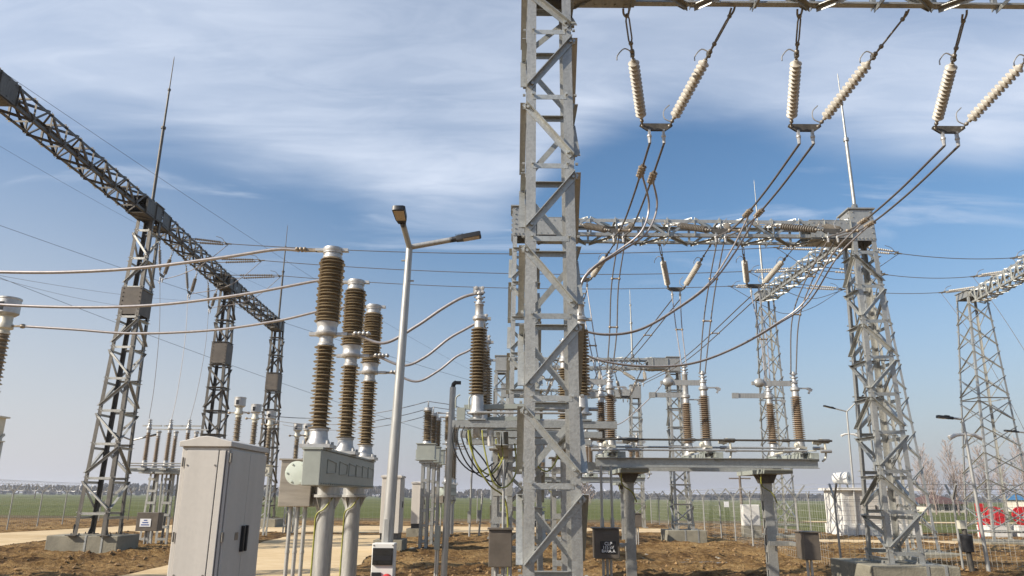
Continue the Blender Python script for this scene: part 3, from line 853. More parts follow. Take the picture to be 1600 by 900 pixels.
for i in range(3):
    A = n1[i]; B = n2[i]
    l1 = [A[0], mid(A[0], B[0], .35, .12), mid(A[0], B[0], .7, .12), B[0] + V((0, 0, .12))]
    l2 = [A[1], mid(A[1], B[1], .35, .12), mid(A[1], B[1], .7, .12), B[1] + V((0, 0, .12))]
    tp_ = twin(l1, l2, 'twin conductor from the %s top string back to the second beam' % PH[i], 'twin conductors between the first two gantries', .017, spacers=(.75,), clamp=(.2, .5, .62)[i]); TAPS.append(tp_)
    # dropper to the near insulators of the wide disconnector
    dp = [[(972, 366), (960, 445), (957, 520), (954, 574)], [(1127, 366), (1112, 445), (1103, 510), (1098, 576)], [(1300, 372), (1262, 440), (1242, 500), (1238, 578)]][i]
    Ds = [14.75, 15.2, 15.4, 15.5]
    pts = [P(x, y, D) for (x, y), D in zip(dp, Ds)]; Xd = (2.08, 4.05, 5.98)[i]; a_ = off(pts, (-.06, 0, 0)); b_ = off(pts, (.09, 0, 0)); a_[-1] = V((Xd - .055, 15.5, 4.33)); b_[-1] = V((Xd + .055, 15.5, 4.33))
    twin(a_, b_, 'twin dropper falling to the near insulator of the wide disconnector, %s of three' % PH[i], 'droppers to the wide disconnector', .014, spacers=(.33, .66))
    # droppers from the strings behind the second beam
    A = f2[i]
    dq = [[(916, 470), (925, 540), (938, 592)], [(1050, 470), (1060, 515), (1070, 560)], [(1176, 466), (1192, 530), (1204, 592)]][i]
    pts = [P(x, y, D) for (x, y), D in zip(dq, (18, 17.5, 17.1))]
    zt_ = 4.75 if i == 1 else 4.37
    twin([A[0], pts[1] - V((.05, 0, 0)), V((Xd - .055, 17.1, zt_))], [A[1], pts[1] + V((.09, 0, 0)), V((Xd + .055, 17.1, zt_))], 'pale twin dropper from the string behind the second beam, %s of three' % PH[i], 'pale droppers behind the second beam', .014, 'cable', spacers=(.5,))
    B = f3[i]
    for_ = lambda k: [A[k], mid(A[k], B[k], .5, .25), B[k] + V((0, 0, .1))]
    twin(for_(0), for_(1), 'twin conductor from the second beam to the third gantry, %s of three' % PH[i], 'twin conductors to the third gantry', .014, spacers=(.3, .7))
# jumpers to the narrow disconnector
j1 = [(1007, 262, 10.9), (1014, 320, 10.9), (1002, 362, 10.9), (965, 392, 11), (928, 417, 11), (909, 440, 11), (905, 468, 11)]
j2 = [(1181, 300, 12.0), (1168, 340, 12.3), (1142, 392, 12.6), (1108, 442, 12.8), (1060, 480, 12.9), (1000, 514, 12.9), (945, 522, 12.9), (893, 512, 12.9)]
j3 = [(1322, 352, 13.3), (1300, 398, 13.7), (1258, 470, 14.4), (1212, 506, 14.7), (1150, 542, 14.7), (1082, 567, 14.7), (1010, 572, 14.7), (940, 563, 14.7), (886, 540, 14.7)]
for i, j in enumerate((j1, j2, j3)):
    p = [P(*q) for q in j]; p[0] = TAPS[i][0]; q = [x + V((.17 * max(0, 1 - k / 3.5) + .012, .03, -.01)) for k, x in enumerate(p)]; q[0] = TAPS[i][1]
    root = thing('jumper_cable', ['short pale jumper curling down beside the nearest column to a brown insulator', 'long sagging jumper crossing the middle droppers', 'longest and lowest sagging jumper, from beside the riveted column head'][i], 'cable', p[0], 'jumpers to the narrow disconnector')
    MB().tube(curve(p), .016, 8).build('strand', 'cable', root); MB().tube(curve(q), .016, 8).build('strand', 'cable', root)
wire('jumper_cable', curve([P(1042, 584, 31.5), P(1030, 606, 31.3), P(1003, 634, 31.2), P(972, 660, 31.2), P(945, 668, 31.2)]), .022, 'cable', 'bright pale jumper falling left from the third gantry column head', 'cable', None, 8)
# long spans across the yard
for i in range(3):
    wire('span_wire', sag(LW[i], RW[i], .35, 40), .017, 'wire', 'thin long span wire across the yard between left and right gantries, %s of three' % ('uppermost', 'middle', 'lowest')[i], 'wire', 'span wires across the yard', 6)
    wire('span_wire', sag(OW[i][0], OW[i][1], .12, 16), .016, 'wire', 'span wire right of the riveted column head, %s of three' % ('uppermost', 'middle', 'lowest')[i], 'wire', 'span wires right of the riveted column head', 6)
    e = LW[i]; q = fl[i][0]
    wire('jumper_wire', curve([e, e + V((-.7, -.5, -1.0)), e + V((-1.5, -.6, -1.5)), V((-13.9, e.y - .6, e.z - 1.75)), q + V((0, 0, -.1))], 6), .015, 'cable', 'pale jumper under the left gantry beam, %s of three' % ('nearest', 'middle', 'farthest')[i], 'wire', 'jumpers under the left gantry beam', 6)
    e = OW[i][0]
    wire('jumper_wire', curve([RW[i], (12.4, RW[i].y, 10.6), (13.4, RW[i].y, 10.35), (14.6, RW[i].y, 10.7), e], 6), .014, 'wire', 'drooping jumper under the right slender gantry, %s of three' % ('nearest', 'middle', 'farthest')[i], 'wire', 'jumpers under the right slender gantry', 6)
    f = OW[i][1]
    wire('dropper_wire', curve([f, f + V((.9, 0, -1.6)), f + V((2.2, .2, -4.2)), f + V((3.4, .3, -7.6))], 6), .011, 'cable', 'thin dropper falling from the outermost gantry, %s of three' % ('nearest', 'middle', 'farthest')[i], 'wire', 'droppers of the outermost gantry', 5)
# lines passing beyond the left gantry
for k, (a, b, lab) in enumerate((
    ((-40, 338, 60), (900, 640, 110), 'dark overhead line sloping down past the left gantry, upper of two'),
    ((-40, 418, 60), (760, 700, 110), 'dark overhead line sloping down past the left gantry, lower of two'),
    ((-40, 205, 60), (420, 452, 110), 'faint overhead line high on the left, passing behind the mast'))):
    wire('overhead_line', sag(P(*a), P(*b), .8 if k < 2 else .6, 40), .02 if k < 2 else .014, 'wire', lab, 'wire', 'overhead lines beyond the left gantry', 5)
wire('shield_wire', sag(V((-13.2, 15.3, 12.1)), P(820, 615, 75), .9, 40), .006, 'wire', 'thin earth wire running from the left gantry end down to the centre', 'wire', None, 5)

for k, (a, b, lab) in enumerate((((-30, 425, 22), (300, 470, 40), 'faint pale wire at far left, upper of two below the top cable'), ((-30, 427, 22), (210, 480, 40), 'faint pale wire at far left, lower of two below the top cable'))):
    wire('service_wire', sag(P(*a), P(*b), .15, 20), .007, 'cable', lab, 'wire', 'faint wires at far left', 5)
# droppers on the left gantry
for i, (x, y, D) in enumerate(((233, 654, 27.3), (267, 661, 28.6), (297, 655, 29.8))):
    q = P(x, y, D); a = fl[i][0]
    wire('dropper_wire', curve([a, mid(a, q, .35, 0) + V((.12, 0, 0)), mid(a, q, .75, 0) + V((.1, 0, 0)), q], 8), .010, 'cabled', 'thin dropper below the left gantry beam, %s from the camera' % ('first', 'second', 'third')[i], 'wire', 'droppers below the left gantry beam', 6)
# ------------------------------------------------------------------ circuit breaker
def breaker():
    X = -2.82; Ys = (11, 12.8, 14.6)
    root = thing('circuit_breaker', 'three tall brown ribbed breaker poles on a grey green box and two thick tubes', 'circuit breaker', (X, 12.8, 0), 'circuit breakers')
    h = MB(); h.span((X - .13, 10.72, 1.92), (X + .13, 14.95, 2.42))
    ho = h.build('drive_housing', 'green', root, bevel=.012)
    mb = MB(); mb.span((X - .15, 10.70, 2.42), (X + .15, 14.97, 2.45)); mb.build('lid', 'green', ho)
    mb = MB()
    for k in range(30): mb.bolt((X + .13, 10.8 + .14 * k, 1.95), (1, 0, 0), .012, .02)
    for y0 in (11.1, 11.9, 12.6, 13.2, 13.75, 14.3):                    # linkage rods along the side
        y1 = y0 + .55
        for a, b in (((y0, 2.3), (y1, 2.27)), ((y1, 2.27), (y1, 2.12)), ((y1, 2.12), (y0, 2.10)), ((y0, 2.10), (y0, 2.3))):
            mb.tube([(X + .137, *a), (X + .137, *b)], .006, 5)
    mb.build('linkage', 'green', ho)
    for j, y in enumerate(Ys):
        p = part('pole', root)
        f = MB()
        f.box((X, y, 2.475), (.44, .42, .05)); f.lathe((X, y, 2.5), (0, 0, 1), [(0, .17), (.03, .17), (.1, .135), (.2, .125), (.2, .14), (.23, .14)], 24)
        for a in range(4): f.bolt((X + .17 * (1 if a % 2 else -1), y + .16 * (1 if a > 1 else -1), 2.5), (0, 0, 1), .025, .05)
        f.build('base_flange', 'alu', p)
        MB().sheds((X, y, 2.72), (X, y, 3.98), 23, .095, .168, .14, 32).build('support_insulator', 'porc', p)
        c = MB(); c.lathe((X, y, 3.97), (0, 0, 1), [(0, .125), (.03, .125), (.05, .105), (.15, .105), (.15, .16), (.17, .175), (.20, .175), (.22, .155), (.30, .15), (.34, .165), (.36, .165)], 32)
        c.box((X + .24, y, 4.15), (.16, .11, .045)); c.box((X - .2, y, 4.15), (.12, .09, .05))
        c.build('middle_casting', 'alu', p)
        t = MB(); t.box((X + .42, y, 4.15), (.26, .075, .035)); t.build('lower_terminal', 'brass', p)
        t = MB()
        for k in range(4):
            for s in (-1, 1): t.ball((X + .44 + .065 * k, y + s * .035, 4.165), .032, 8)
        t.build('clamp', 'alu', p)
        MB().sheds((X, y, 4.33), (X, y, 5.36), 20, .155, .205, .185, 32, rc1=.15).build('interrupter', 'porc', p)
        c = MB(); c.lathe((X, y, 5.35), (0, 0, 1), [(0, .15), (.04, .15), (.05, .135), (.09, .135), (.09, .15), (.12, .15), (.13, .155), (.18, .15), (.19, .12), (.195, .02)], 32)
        for a in range(8): c.bolt((X + .135 * math.cos(a * .785), y + .135 * math.sin(a * .785), 5.515), (0, 0, 1), .014, .018)
        c.box((X - .2, y, 5.5), (.14, .1, .04)); c.box((X + .19, y, 5.5), (.1, .09, .045))
        c.build('cap_casting', 'alu', p)
        t = MB(); t.box((X - .36, y, 5.5), (.22, .06, .04))
        for k in range(3):
            for s in (-1, 1): t.ball((X - .44 - .06 * k, y + s * .035, 5.51), .032, 8)
        t.build('upper_terminal', 'brass', p)
    for y in (11.75, 13.75):
        s = MB(); s.lathe((X, y, -.1), (0, 0, 1), [(0, .24), (.14, .24), (.15, .135), (1.86, .135), (1.86, .23), (1.90, .23), (1.905, .19), (2.015, .19)], 28)
        for a in range(8): s.prof((X + .135 * math.cos(a * .785), y + .135 * math.sin(a * .785), 1.6), (X + .14 * math.cos(a * .785), y + .14 * math.sin(a * .785), 1.601), [(0, 0), (.01, 0)], (0, 0, 1), (1, 0, 0)) if False else None
        so = s.build('support_tube', 'tube', root)
        g = MB(); g.tube(curve([(X + .13, y - .1, 1.78), (X + .02, y - .16, 1.6), (X - .1, y - .14, 1.5), (X - .13, y - .06, 1.2), (X - .14, y - .04, .2)], 6), .014, 6)
        g.build('earth_lead', 'yell', so)
        for a in range(6):
            r = MB(); q = a * math.pi / 3; c_, s_ = math.cos(q), math.sin(q)
            r.prof((X + c_ * .13 - s_ * .005, y + s_ * .13 + c_ * .005, 1.76), (X + c_ * .13 + s_ * .005, y + s_ * .13 - c_ * .005, 1.76), [(0, 0), (.09, 0), (0, -.2)], (c_, s_, 0), (0, 0, 1))
            r.build('gusset', 'tube', so)
    # mechanism cabinet hung beside the first tube
    d = MB(); d.span((X - .68, 11.55, 1.62), (X - .2, 12.1, 2.3)); do = d.build('drive_cabinet', 'stain', root, bevel=.01)
    d = MB(); d.span((X - .71, 11.52, 2.3), (X - .17, 12.13, 2.325)); d.build('cabinet_roof', 'stain', do)
    d = MB(); d.lathe((X - .30, 11.1, 2.1), (0, -1, 0), [(0, .17), (.03, .17), (.035, .15)], 28)
    for a in range(6): d.bolt((X - .30 + .14 * math.cos(a * 1.047), 11.07, 2.1 + .14 * math.sin(a * 1.047)), (0, -1, 0), .014, .02)
    d.build('round_cover', 'pale', ho)
    for k in range(3):
        d = MB(); x = X - .52 + .11 * k
        d.tube([(x, 11.7 - .0 * k, -.1), (x, 11.7, 1.62)], .03, 10)
        for zz in (.3, .95, 1.5): d.lathe((x, 11.7, zz), (0, 0, 1), [(0, .036), (.04, .036)], 10)
        d.build('conduit', 'tube', root)
    return root
brk = breaker()
copy_thing(brk, (.05, 22.3, -.15), 'distant breaker poles half hidden behind the thin post right of the street lamp', 'circuit breakers')

# thick bare cables from the breaker
B0 = [V((-2.82, y, 0)) for y in (11, 12.8, 14.6)]
c1 = [[(-120, 421, 11), (0, 425, 11), (110, 425, 11), (225, 418, 11), (350, 402, 11), (430, 390, 11), (478, 387, 11)],
      [(-120, 464, 12.8), (0, 476, 12.8), (130, 480, 12.8), (250, 476, 12.8), (380, 460, 12.8), (500, 438, 12.8), (528, 434, 12.8)],
      [(45, 510, 14.6), (120, 515, 14.6), (210, 521, 14.6), (330, 516, 14.6), (430, 502, 14.6), (500, 486, 14.6), (560, 473, 14.6)]]
c2 = [[(566, 541, 11), (600, 536, 11), (650, 510, 11), (690, 483, 11), (722, 465, 11), (748, 459, 11)],
      [(598, 571, 12.8), (630, 571, 12.8), (664, 558, 12.8), (700, 530, 12.8), (726, 515, 12.8), (752, 510, 12.8)],
      [(622, 597, 14.6), (650, 596, 14.6), (684, 580, 14.6), (712, 558, 14.6), (732, 548, 14.6), (758, 546, 14.6)]]
for i in range(3):
    a = [P(*q) for q in c1[i]]; a[-1] = V((-3.36, B0[i].y, 5.5))
    if i == 2: a[0] = V((-9.92, 14.6, 5.04))
    wire('busbar_cable', curve(a), .026, 'cable', ['thick pale cable from the left edge to the cap of the nearest breaker pole', 'thick pale cable from the left edge to the cap of the middle breaker pole', 'thick pale cable from the left instrument transformer to the farthest breaker pole'][i], 'cable', 'thick cables on the breaker', 10)
    b = [P(*q) for q in c2[i]]; b[0] = V((-2.38, B0[i].y, 4.16))
    b[-1] = V((-.5, B0[i].y + (.0 if i == 0 else 0), 4.83))
    wire('busbar_cable', curve(b), .024, 'cable', 'rising cable right of the street lamp, %s of three' % ('uppermost', 'middle', 'lowest')[i], 'cable', 'thick cables right of the street lamp', 10)

# ------------------------------------------------------------------ instrument transformers
def transformer(x, y, label, group, ztop=5.45, zb=3.0, n=20, stand=True, s=1.0, seg=20):
    """cream instrument transformer: box tank, ribbed column, round head with a sight window"""
    root = thing('instrument_transformer', label, 'transformer', (x, y, 0), group)
    t = MB(); t.box((x, y, zb + .24), (.46, .46, .44)); t.box((x, y, zb + .475), (.56, .56, .03)); t.box((x, y, zb + .01), (.54, .54, .02))
    t.lathe((x, y - .23, zb + .24), (0, -1, 0), [(0, .11), (.03, .11)], 16)
    t.build('tank', 'cream', root)
    h0 = ztop - .75
    MB().sheds((x, y, zb + .5), (x, y, h0), n, .10, .155, .13, seg, rc1=.09, rs1=.14).build('insulator', 'porc', root)
    c = MB(); c.lathe((x, y, h0), (0, 0, 1), [(0, .12), (.04, .12), (.05, .10), (.10, .10), (.12, .155), (.20, .155), (.24, .12), (.38, .12)], 24)
    c.build('neck', 'cream', root)
    c = MB(); c.lathe((x, y, h0 + .38), (0, 0, 1), [(0, .15), (.05, .21), (.33, .21), (.34, .22), (.37, .22), (.375, .2)], 28)
    ho = c.build('head', 'alu', root)
    w = MB(); w.box((x - .02, y - .207, h0 + .55), (.11, .02, .17)); w.build('sight_window', 'darkglass', ho)
    for s_ in (-1, 1):
        q = MB(); q.box((x + s_ * .22, y, h0 + .17), (.2, .07, .03)); q.ball((x + s_ * .36, y, h0 + .17), .05, 8, (1.4, 1, 1)); q.build('terminal', 'brass', root)
    if stand:
        f = MB()
        for sx in (-1, 1):
            for sy in (-1, 1):
                f.ang((x + sx * .25, y + sy * .25, 0), (x + sx * .25, y + sy * .25, zb), .07, .008, (-sx, 0, 0), (0, -sy, 0))
        for k in range(5):
            z = .25 + k * (zb - .5) / 4
            f.bar((x - .25, y - .25, z), (x + .25, y - .25, z + .4), .01, .05); f.bar((x + .25, y - .25, z), (x + .25, y + .25, z + .4), .01, .05)
        f.build('lattice_stand', 'brace', root)
    else:
        f = MB(); f.tube([(x, y, 0), (x, y, zb)], .16, 16); f.build('stand', 'steel', root)
    return root
ct0 = transformer(-10.28, 14.6, 'large cream transformer cut off by the left edge', 'cream instrument transformers', 5.62, 2.75, 22, stand=True)
for (px, py, D, lab) in ((376, 621, 28, 'cream headed transformer left of the breaker, just above the grey cabinet roof, leftmost of three'), (401, 632, 31, 'cream headed transformer left of the breaker, middle of three'), (424, 643, 34, 'cream headed transformer left of the breaker, rightmost of three with its tank in view')):
    q = P(px, py, D); copy_thing(ct0, (q.x + 10.28, D - 14.6, q.z - 5.62), lab, 'cream instrument transformers')
for (px, D, lab) in ((466, 36.5, 'pale headed transformer just left of the nearest breaker pole'), (481, 38.5, 'pale headed transformer peeping out beside the nearest breaker pole')):
    q = P(px, 662, D); copy_thing(ct0, (q.x + 10.28, D - 14.6, q.z - 5.62), lab, 'cream instrument transformers')

def arrester(x, y, label, group):
    root = thing('voltage_transformer', label, 'transformer', (x, y, 0), group)
    b = MB(); b.box((x, y, 3.27), (.62, .55, .52)); b.box((x, y, 3.545), (.7, .62, .03)); b.box((x, y, 2.995), (.72, .62, .03)); b.box((x - .33, y, 3.2), (.06, .3, .3))
    b.build('tank', 'green', root)
    MB().sheds((x, y, 3.66), (x, y, 4.72), 17, .115, .18, .155, 18).build('insulator', 'porc', root)
    MB().lathe((x, y, 3.56), (0, 0, 1), [(0, .17), (.1, .13)], 18).build('base_flange', 'alu', root)
    c = MB(); c.lathe((x, y, 4.72), (0, 0, 1), [(0, .15), (.1, .15), (.12, .1), (.13, .03), (.34, .02)], 18)
    c.build('cap', 'alu', root)
    s = MB()
    for sx in (-1, 1): s.chan((x + sx * .05, y, 0), (x + sx * .05, y, 2.98), .3, .10, .012, (0, 1, 0), (sx, 0, 0))
    for k in range(6): s.box((x, y - .156, .3 + .5 * k), (.3, .01, .1))
    s.box((x, y, .02), (.5, .5, .04)); s.box((x, y, 2.93), (.45, .45, .1)); s.build('support_column', 'steel', root)
    p = MB(); p.box((x, y, .0), (.95, .95, .12)); p.build('plinth', 'conc', root)
    return root
va = arrester(-2.97, 26.6, 'voltage transformer on a tall column between the lamp and thin post, nearest of three', 'voltage transformers')
copy_thing(va, (.0, 1.8, 0), 'voltage transformer on a tall column between the lamp and thin post, middle of three', 'voltage transformers')
copy_thing(va, (.0, 3.6, 0), 'voltage transformer on a tall column between the lamp and thin post, farthest of three', 'voltage transformers')
for i in range(3):
    a = V((-2.97, 26.6 + 1.8 * i, 5.06)); b = V((-10.4, 28 + 3 * i, 4.85)); c = V((-.6, 27 + 1.8 * i, 4.0))
    wire('link_wire', sag(b, a, .45, 20)[:-1] + curve([a, a + V((1.2, 0, -.25)), c], 6), .014, 'wire', 'thin wire from the cream transformers over a voltage transformer, %s of three' % ('upper', 'middle', 'lower')[i], 'wire', 'wires behind the breaker', 5)

# ------------------------------------------------------------------ disconnectors
def post_ins(par, x, y, z0, z1, ztop, n=19, rc=.075, rs=.125, seg=24):
    """one support insulator with foot and head castings"""
    o = MB().sheds((x, y, z0), (x, y, z1), n, rc, rs, None, seg, rc1=rc * .85, rs1=rs * .88).build('post_insulator', 'porc' if n == 21 and seg == 28 else 'porcl', par)
    f = MB(); f.lathe((x, y, z0 - .36), (0, 0, 1), [(0, .07), (.07, .07), (.075, .15), (.10, .15), (.105, .115), (.16, .10), (.36, .085)], 18)
    f.build('foot_casting', 'alu', o)
    h = MB(); h.lathe((x, y, z1), (0, 0, 1), [(0, .075), (.1, .07), (.13, .10), (.17, .10), (.2, .068), (ztop - z1 - .26, .06), (ztop - z1 - .24, .075), (ztop - z1 - .18, .04), (ztop - z1 - .1, .035), (ztop - z1, .03)], 18)
    for k in range(3): h.lathe((x, y, ztop - .22 + .075 * k), (0, 0, 1), [(0, .062), (.028, .062)], 12)
    for k in range(3):
        for s in (-1, 1): h.bolt((x + s * .055, y, ztop - .19 + .075 * k), (s, 0, 0), .012, .03)
    h.build('head_casting', 'alu', o)
    return o

# narrow disconnector behind the nearest column: poles one behind the other
d1 = thing('disconnector', 'narrow disconnector with brown insulators, mostly hidden by the nearest gantry column', 'disconnector', (.27, 12.8, 0), 'disconnectors')
for j, y in enumerate((11, 12.8, 14.6)):
    b = MB(); b.chan((-.86, y - .12, 2.81), (1.55, y - .12, 2.81), .10, .07, .01, (0, 0, 1), (0, 1, 0)); b.chan((-.86, y + .12, 2.81), (1.55, y + .12, 2.81), .10, .07, .01, (0, 0, 1), (0, -1, 0))
    for x in (-.5, .27, 1.05): b.box((x, y, 2.875), (.26, .3, .02))
    bo = b.build('base_beam', 'brace', d1)
    r = MB(); r.tube([(-.5, y - .16, 2.97), (1.05, y - .16, 2.97)], .018, 8); r.tube([(-.62, y + .1, 3.06), (1.3, y + .1, 3.06)], .028, 8); r.build('operating_rod', 'tube', bo)
    for x in (-.5, 1.05):
        io = post_ins(d1, x, y, 3.25, 4.27, 4.87, 21, .085, .138, 28)
        a = MB(); s = 1 if x < 0 else -1
        a.bar((x + .03, y + .05, 4.5), (x + .06, y + .85, 4.5), .03, .08); a.box((x + .08, y + .02, 4.42), (.2, .06, .04)); a.build('blade', 'tube', io)
        if x < 0:
            q = MB(); q.box((x - .02, y, 4.86), (.16, .05, .12))
            for k in range(2):
                for e in (-1, 1): q.ball((x + .05 * e, y - .03, 4.83 + .07 * k), .03, 6)
            q.build('terminal_clamp', 'alu', io)
    # earthing switch arm on the left end
    e = MB(); e.box((-.74, y, 2.96), (.12, .14, .18)); e.bar((-.7, y + .06, 3.07), (.5, y + .06, 3.10), .04, .07)
    for k in range(2): e.tube(curve([(-.82 + .2 * k, y, 3.05), (-.82 + .2 * k, y, 3.2), (-.76 + .2 * k, y, 3.25)], 3), .012, 5)
    e.build('earthing_switch', 'green', bo)
for x in (-.12, .92):
    s = MB(); s.chan((x, 10.75, 2.6), (x, 14.9, 2.6), .2, .08, .012, (0, 0, 1), (1, 0, 0)); s.chan((x - .02, 10.75, 2.6), (x - .02, 14.9, 2.6), .2, .08, .012, (0, 0, 1), (-1, 0, 0)); s.build('cross_beam', 'brace', d1)
    for y in (11.6, 14.1):
        c = MB()
        c.chan((x - .08, y, -.1), (x - .08, y, 2.5), .2, .07, .01, (0, 1, 0), (-1, 0, 0)); c.chan((x + .08, y, -.1), (x + .08, y, 2.5), .2, .07, .01, (0, 1, 0), (1, 0, 0))
        for k in range(6): c.box((x, y - .106, .25 + .4 * k), (.3, .01, .1))
        c.box((x, y, 2.49), (.42, .42, .02)); c.box((x, y, .02), (.4, .4, .03)); c.build('support_column', 'steel', d1)
m_ = MB(); m_.lathe((-.5, 11, 2.62), (0, 0, 1), [(0, .04), (.03, .06), (.14, .06)], 12); m_.lathe((-.3, 11, 2.5), (0, 0, 1), [(0, .05), (.25, .05)], 12); m_.build('bearing', 'alu', d1)
for k, (x, z, y) in enumerate(((-.62, 2.2, 10.86), (-.42, 2.02, 10.9), (-.25, 2.3, 12.6), (.2, 2.25, 10.9))):
    g = MB(); g.tube(curve([(x, y, 2.72), (x + .03, y - .02, 2.5), (x + .16, y, z), (x + .34, y + .1, z - .1), (x + .5, y + .2, z + .12), (x + .48, y + .25, 2.55)], 6), .012, 6); g.build('earth_lead', 'yell', d1)
g = MB(); g.tube(curve([(-.6, 10.87, 2.72), (-.52, 10.87, 2.3), (-.3, 10.95, 1.95), (-.08, 11.4, 1.75), (-.03, 11.48, 1.2), (-.03, 11.48, .2)], 6), .013, 6); g.build('earth_lead', 'yell', d1)
for k in range(4):
    g = MB(); x = -.8 + .07 * k; d_ = .05 * k
    g.tube(curve([(x, 10.9, 2.86 - .02 * k), (x - .05, 10.86, 2.6), (x + .05 + d_, 10.9, 2.3 - .05 * (k % 3)), (x + .3 + d_, 11.1, 2.12 - .06 * (k % 4)), (x + .55, 11.4, 2.28)], 5), .011, 6); g.build('control_cable', 'black', d1)
b = MB(); b.span((-.30, 10.95, .84), (.03, 11.22, 1.34)); bo = b.build('control_box', 'box', d1, bevel=.01)
b = MB(); b.span((-.32, 10.92, 1.34), (.05, 11.25, 1.36)); b.build('lid', 'box', bo)
for x in (-.2, -.1, 0): MB().tube([(x, 11.05, -.1), (x, 11.05, .84)], .025, 8).build('conduit', 'tube', d1)
MB().tube([(-.1, 11.0, 1.36), (-.1, 11.0, 2.3)], .02, 8).build('drive_shaft', 'tube', d1)

# wide disconnector: three poles side by side, blades swung open
def wide_disconnector():
    YN, YF = 15.5, 17.1; XS = (2.08, 4.05, 5.98)
    root = thing('disconnector', 'wide disconnector on two columns, three pairs of brown insulators with blades swung open', 'disconnector', (4, 16.2, 0), 'disconnectors')
    for y, s in ((15.25, 1), (17.35, -1)):
        b = MB(); b.chan((1.72, y, 2.47), (6.2, y, 2.47), .19, .10, .012, (0, 0, 1), (0, -s, 0)); b.build('main_beam', 'brace', root)
    for i, X in enumerate(XS):
        b = MB(); b.chan((X - .14, 15.2, 2.62), (X - .14, 17.4, 2.62), .1, .06, .01, (0, 0, 1), (1, 0, 0)); b.chan((X + .14, 15.2, 2.62), (X + .14, 17.4, 2.62), .1, .06, .01, (0, 0, 1), (-1, 0, 0))
        b.box((X, YN, 2.69), (.3, .28, .025)); b.box((X, YF, 2.69), (.3, .28, .025)); b.box((X + .16, 15.3, 2.6), (.16, .2, .17))
        bo = b.build('pole_base', 'green', root)
        a = MB(); a.lathe((X, YN - .02, 2.72), (0, 0, 1), [(0, .1), (.03, .1), (.05, .05)], 12); a.bar((X, YN, 2.74), (X + .3, YN - .05, 2.74), .05, .02); a.bar((X + .05, YN - .2, 2.78), (X - .2, YN - .25, 2.82), .03, .05); a.ball((X - .15, YN - .2, 2.84), .06, 8)
        a.tube(curve([(X + .3, YN - .15, 2.84), (X + .34, YN - .2, 2.95), (X + .42, YN - .2, 2.9), (X + .42, YN - .2, 2.62), (X + .34, YN - .2, 2.52)], 5), .022, 7)
        a.tube([(X + .2, YN - .17, 2.9), (X + .36, YN - .17, 2.9)], .045, 8); a.tube([(X + .36, YN - .17, 2.9), (X + .52, YN - .17, 2.9)], .02, 8)
        a.tube([(X, YN - .1, 2.76), (X, YF, 2.76)], .02, 6)
        a.build('crank', 'cream', bo)
        for y in (YN, YF):
            near = y == YN
            io = post_ins(root, X, y, 2.97 if near else 2.99, 3.86 if near else 3.9, 4.38 if near else (4.80 if i == 1 else 4.42), 21, .072, .125, 24)
            k = MB(); z = 4.13 if near else 4.08; L = .72
            k.bar((X - .04, y, z), (X - L, y, z), .03, .11)
            if near: k.ball((X - L - .02, y, z + .01), .10, 12, (1.2, .7, 1)); k.box((X - L - .14, y, z), (.08, .06, .07))
            else:
                for e in (-1, 1): k.box((X - L - .06, y + e * .03, z), (.14, .012, .12))
            k.build('blade', 'tube', io)
            k = MB(); k.box((X + .2, y, z - .10), (.26, .05, .025)); k.bar((X + .26, y, z - .1), (X + .36, y, z - .14), .04, .05); k.bar((X + .32, y, z - .12), (X + .28, y, z - .21), .03, .04)
            k.build('contact_hook', 'alu', io)
    for y, z, m in ((15.28, 2.93, 'dull'), (15.24, 2.72, 'tube'), (15.6, 2.80, 'tube')):
        r = MB(); r.tube([(1.75, y, z), (6.55 if z > 2.9 else 6.0, y, z)], .021, 8)
        for X in XS: r.lathe((X + .3, y, z), (1, 0, 0), [(0, .035), (.22, .035)], 8); r.lathe((X - .45, y, z), (1, 0, 0), [(0, .034), (.16, .034)], 8)
        r.build('operating_rod', m, root)
    for x in (2.52, 5.45):
        c = MB()
        for s in (-1, 1): c.chan((x, 16.25 + s * .10, -.1), (x, 16.25 + s * .10, 2.14), .19, .06, .01, (1, 0, 0), (0, -s, 0))
        for k in range(7): c.box((x - .101, 16.25, .1 + .34 * k), (.01, .17, .14)); c.box((x + .101, 16.25, .1 + .34 * k), (.01, .17, .14))
        co = c.build('support_column', 'steel', root)
        h = MB(); h.prof((x, 16.08, 0), (x, 16.42, 0), [(-.11, 2.10), (.11, 2.10), (.2, 2.28), (-.2, 2.28)], (1, 0, 0), (0, 0, 1)); h.build('column_head', 'dull', co)
        h = MB(); h.span((x - .29, 15.4, 2.28), (x + .29, 17.3, 2.365)); h.build('bearing_plate', 'green', co)
        g = MB(); g.tube(curve([(x - .2, 15.9, 2.3), (x - .18, 15.95, 2.05), (x + .02, 15.95, 1.9), (x + .12, 16.0, 1.7)], 5), .014, 6); g.build('earth_lead', 'yell', co)
    # drive box with its sign, and the second one by the right column
    b = MB(); b.span((1.62, 14.9, .66), (2.1, 15.25, 1.2)); bo = b.build('control_box', 'box', root, bevel=.012)
    b = MB(); b.span((1.58, 14.86, 1.2), (2.14, 15.29, 1.225)); b.span((1.80, 14.885, 1.05), (1.96, 14.899, 1.12)); b.build('lid', 'box', bo)
    s = MB(); s.span((1.73, 14.884, .76), (2.03, 14.896, .98)); s.build('sign_plate', 'signblack', bo)
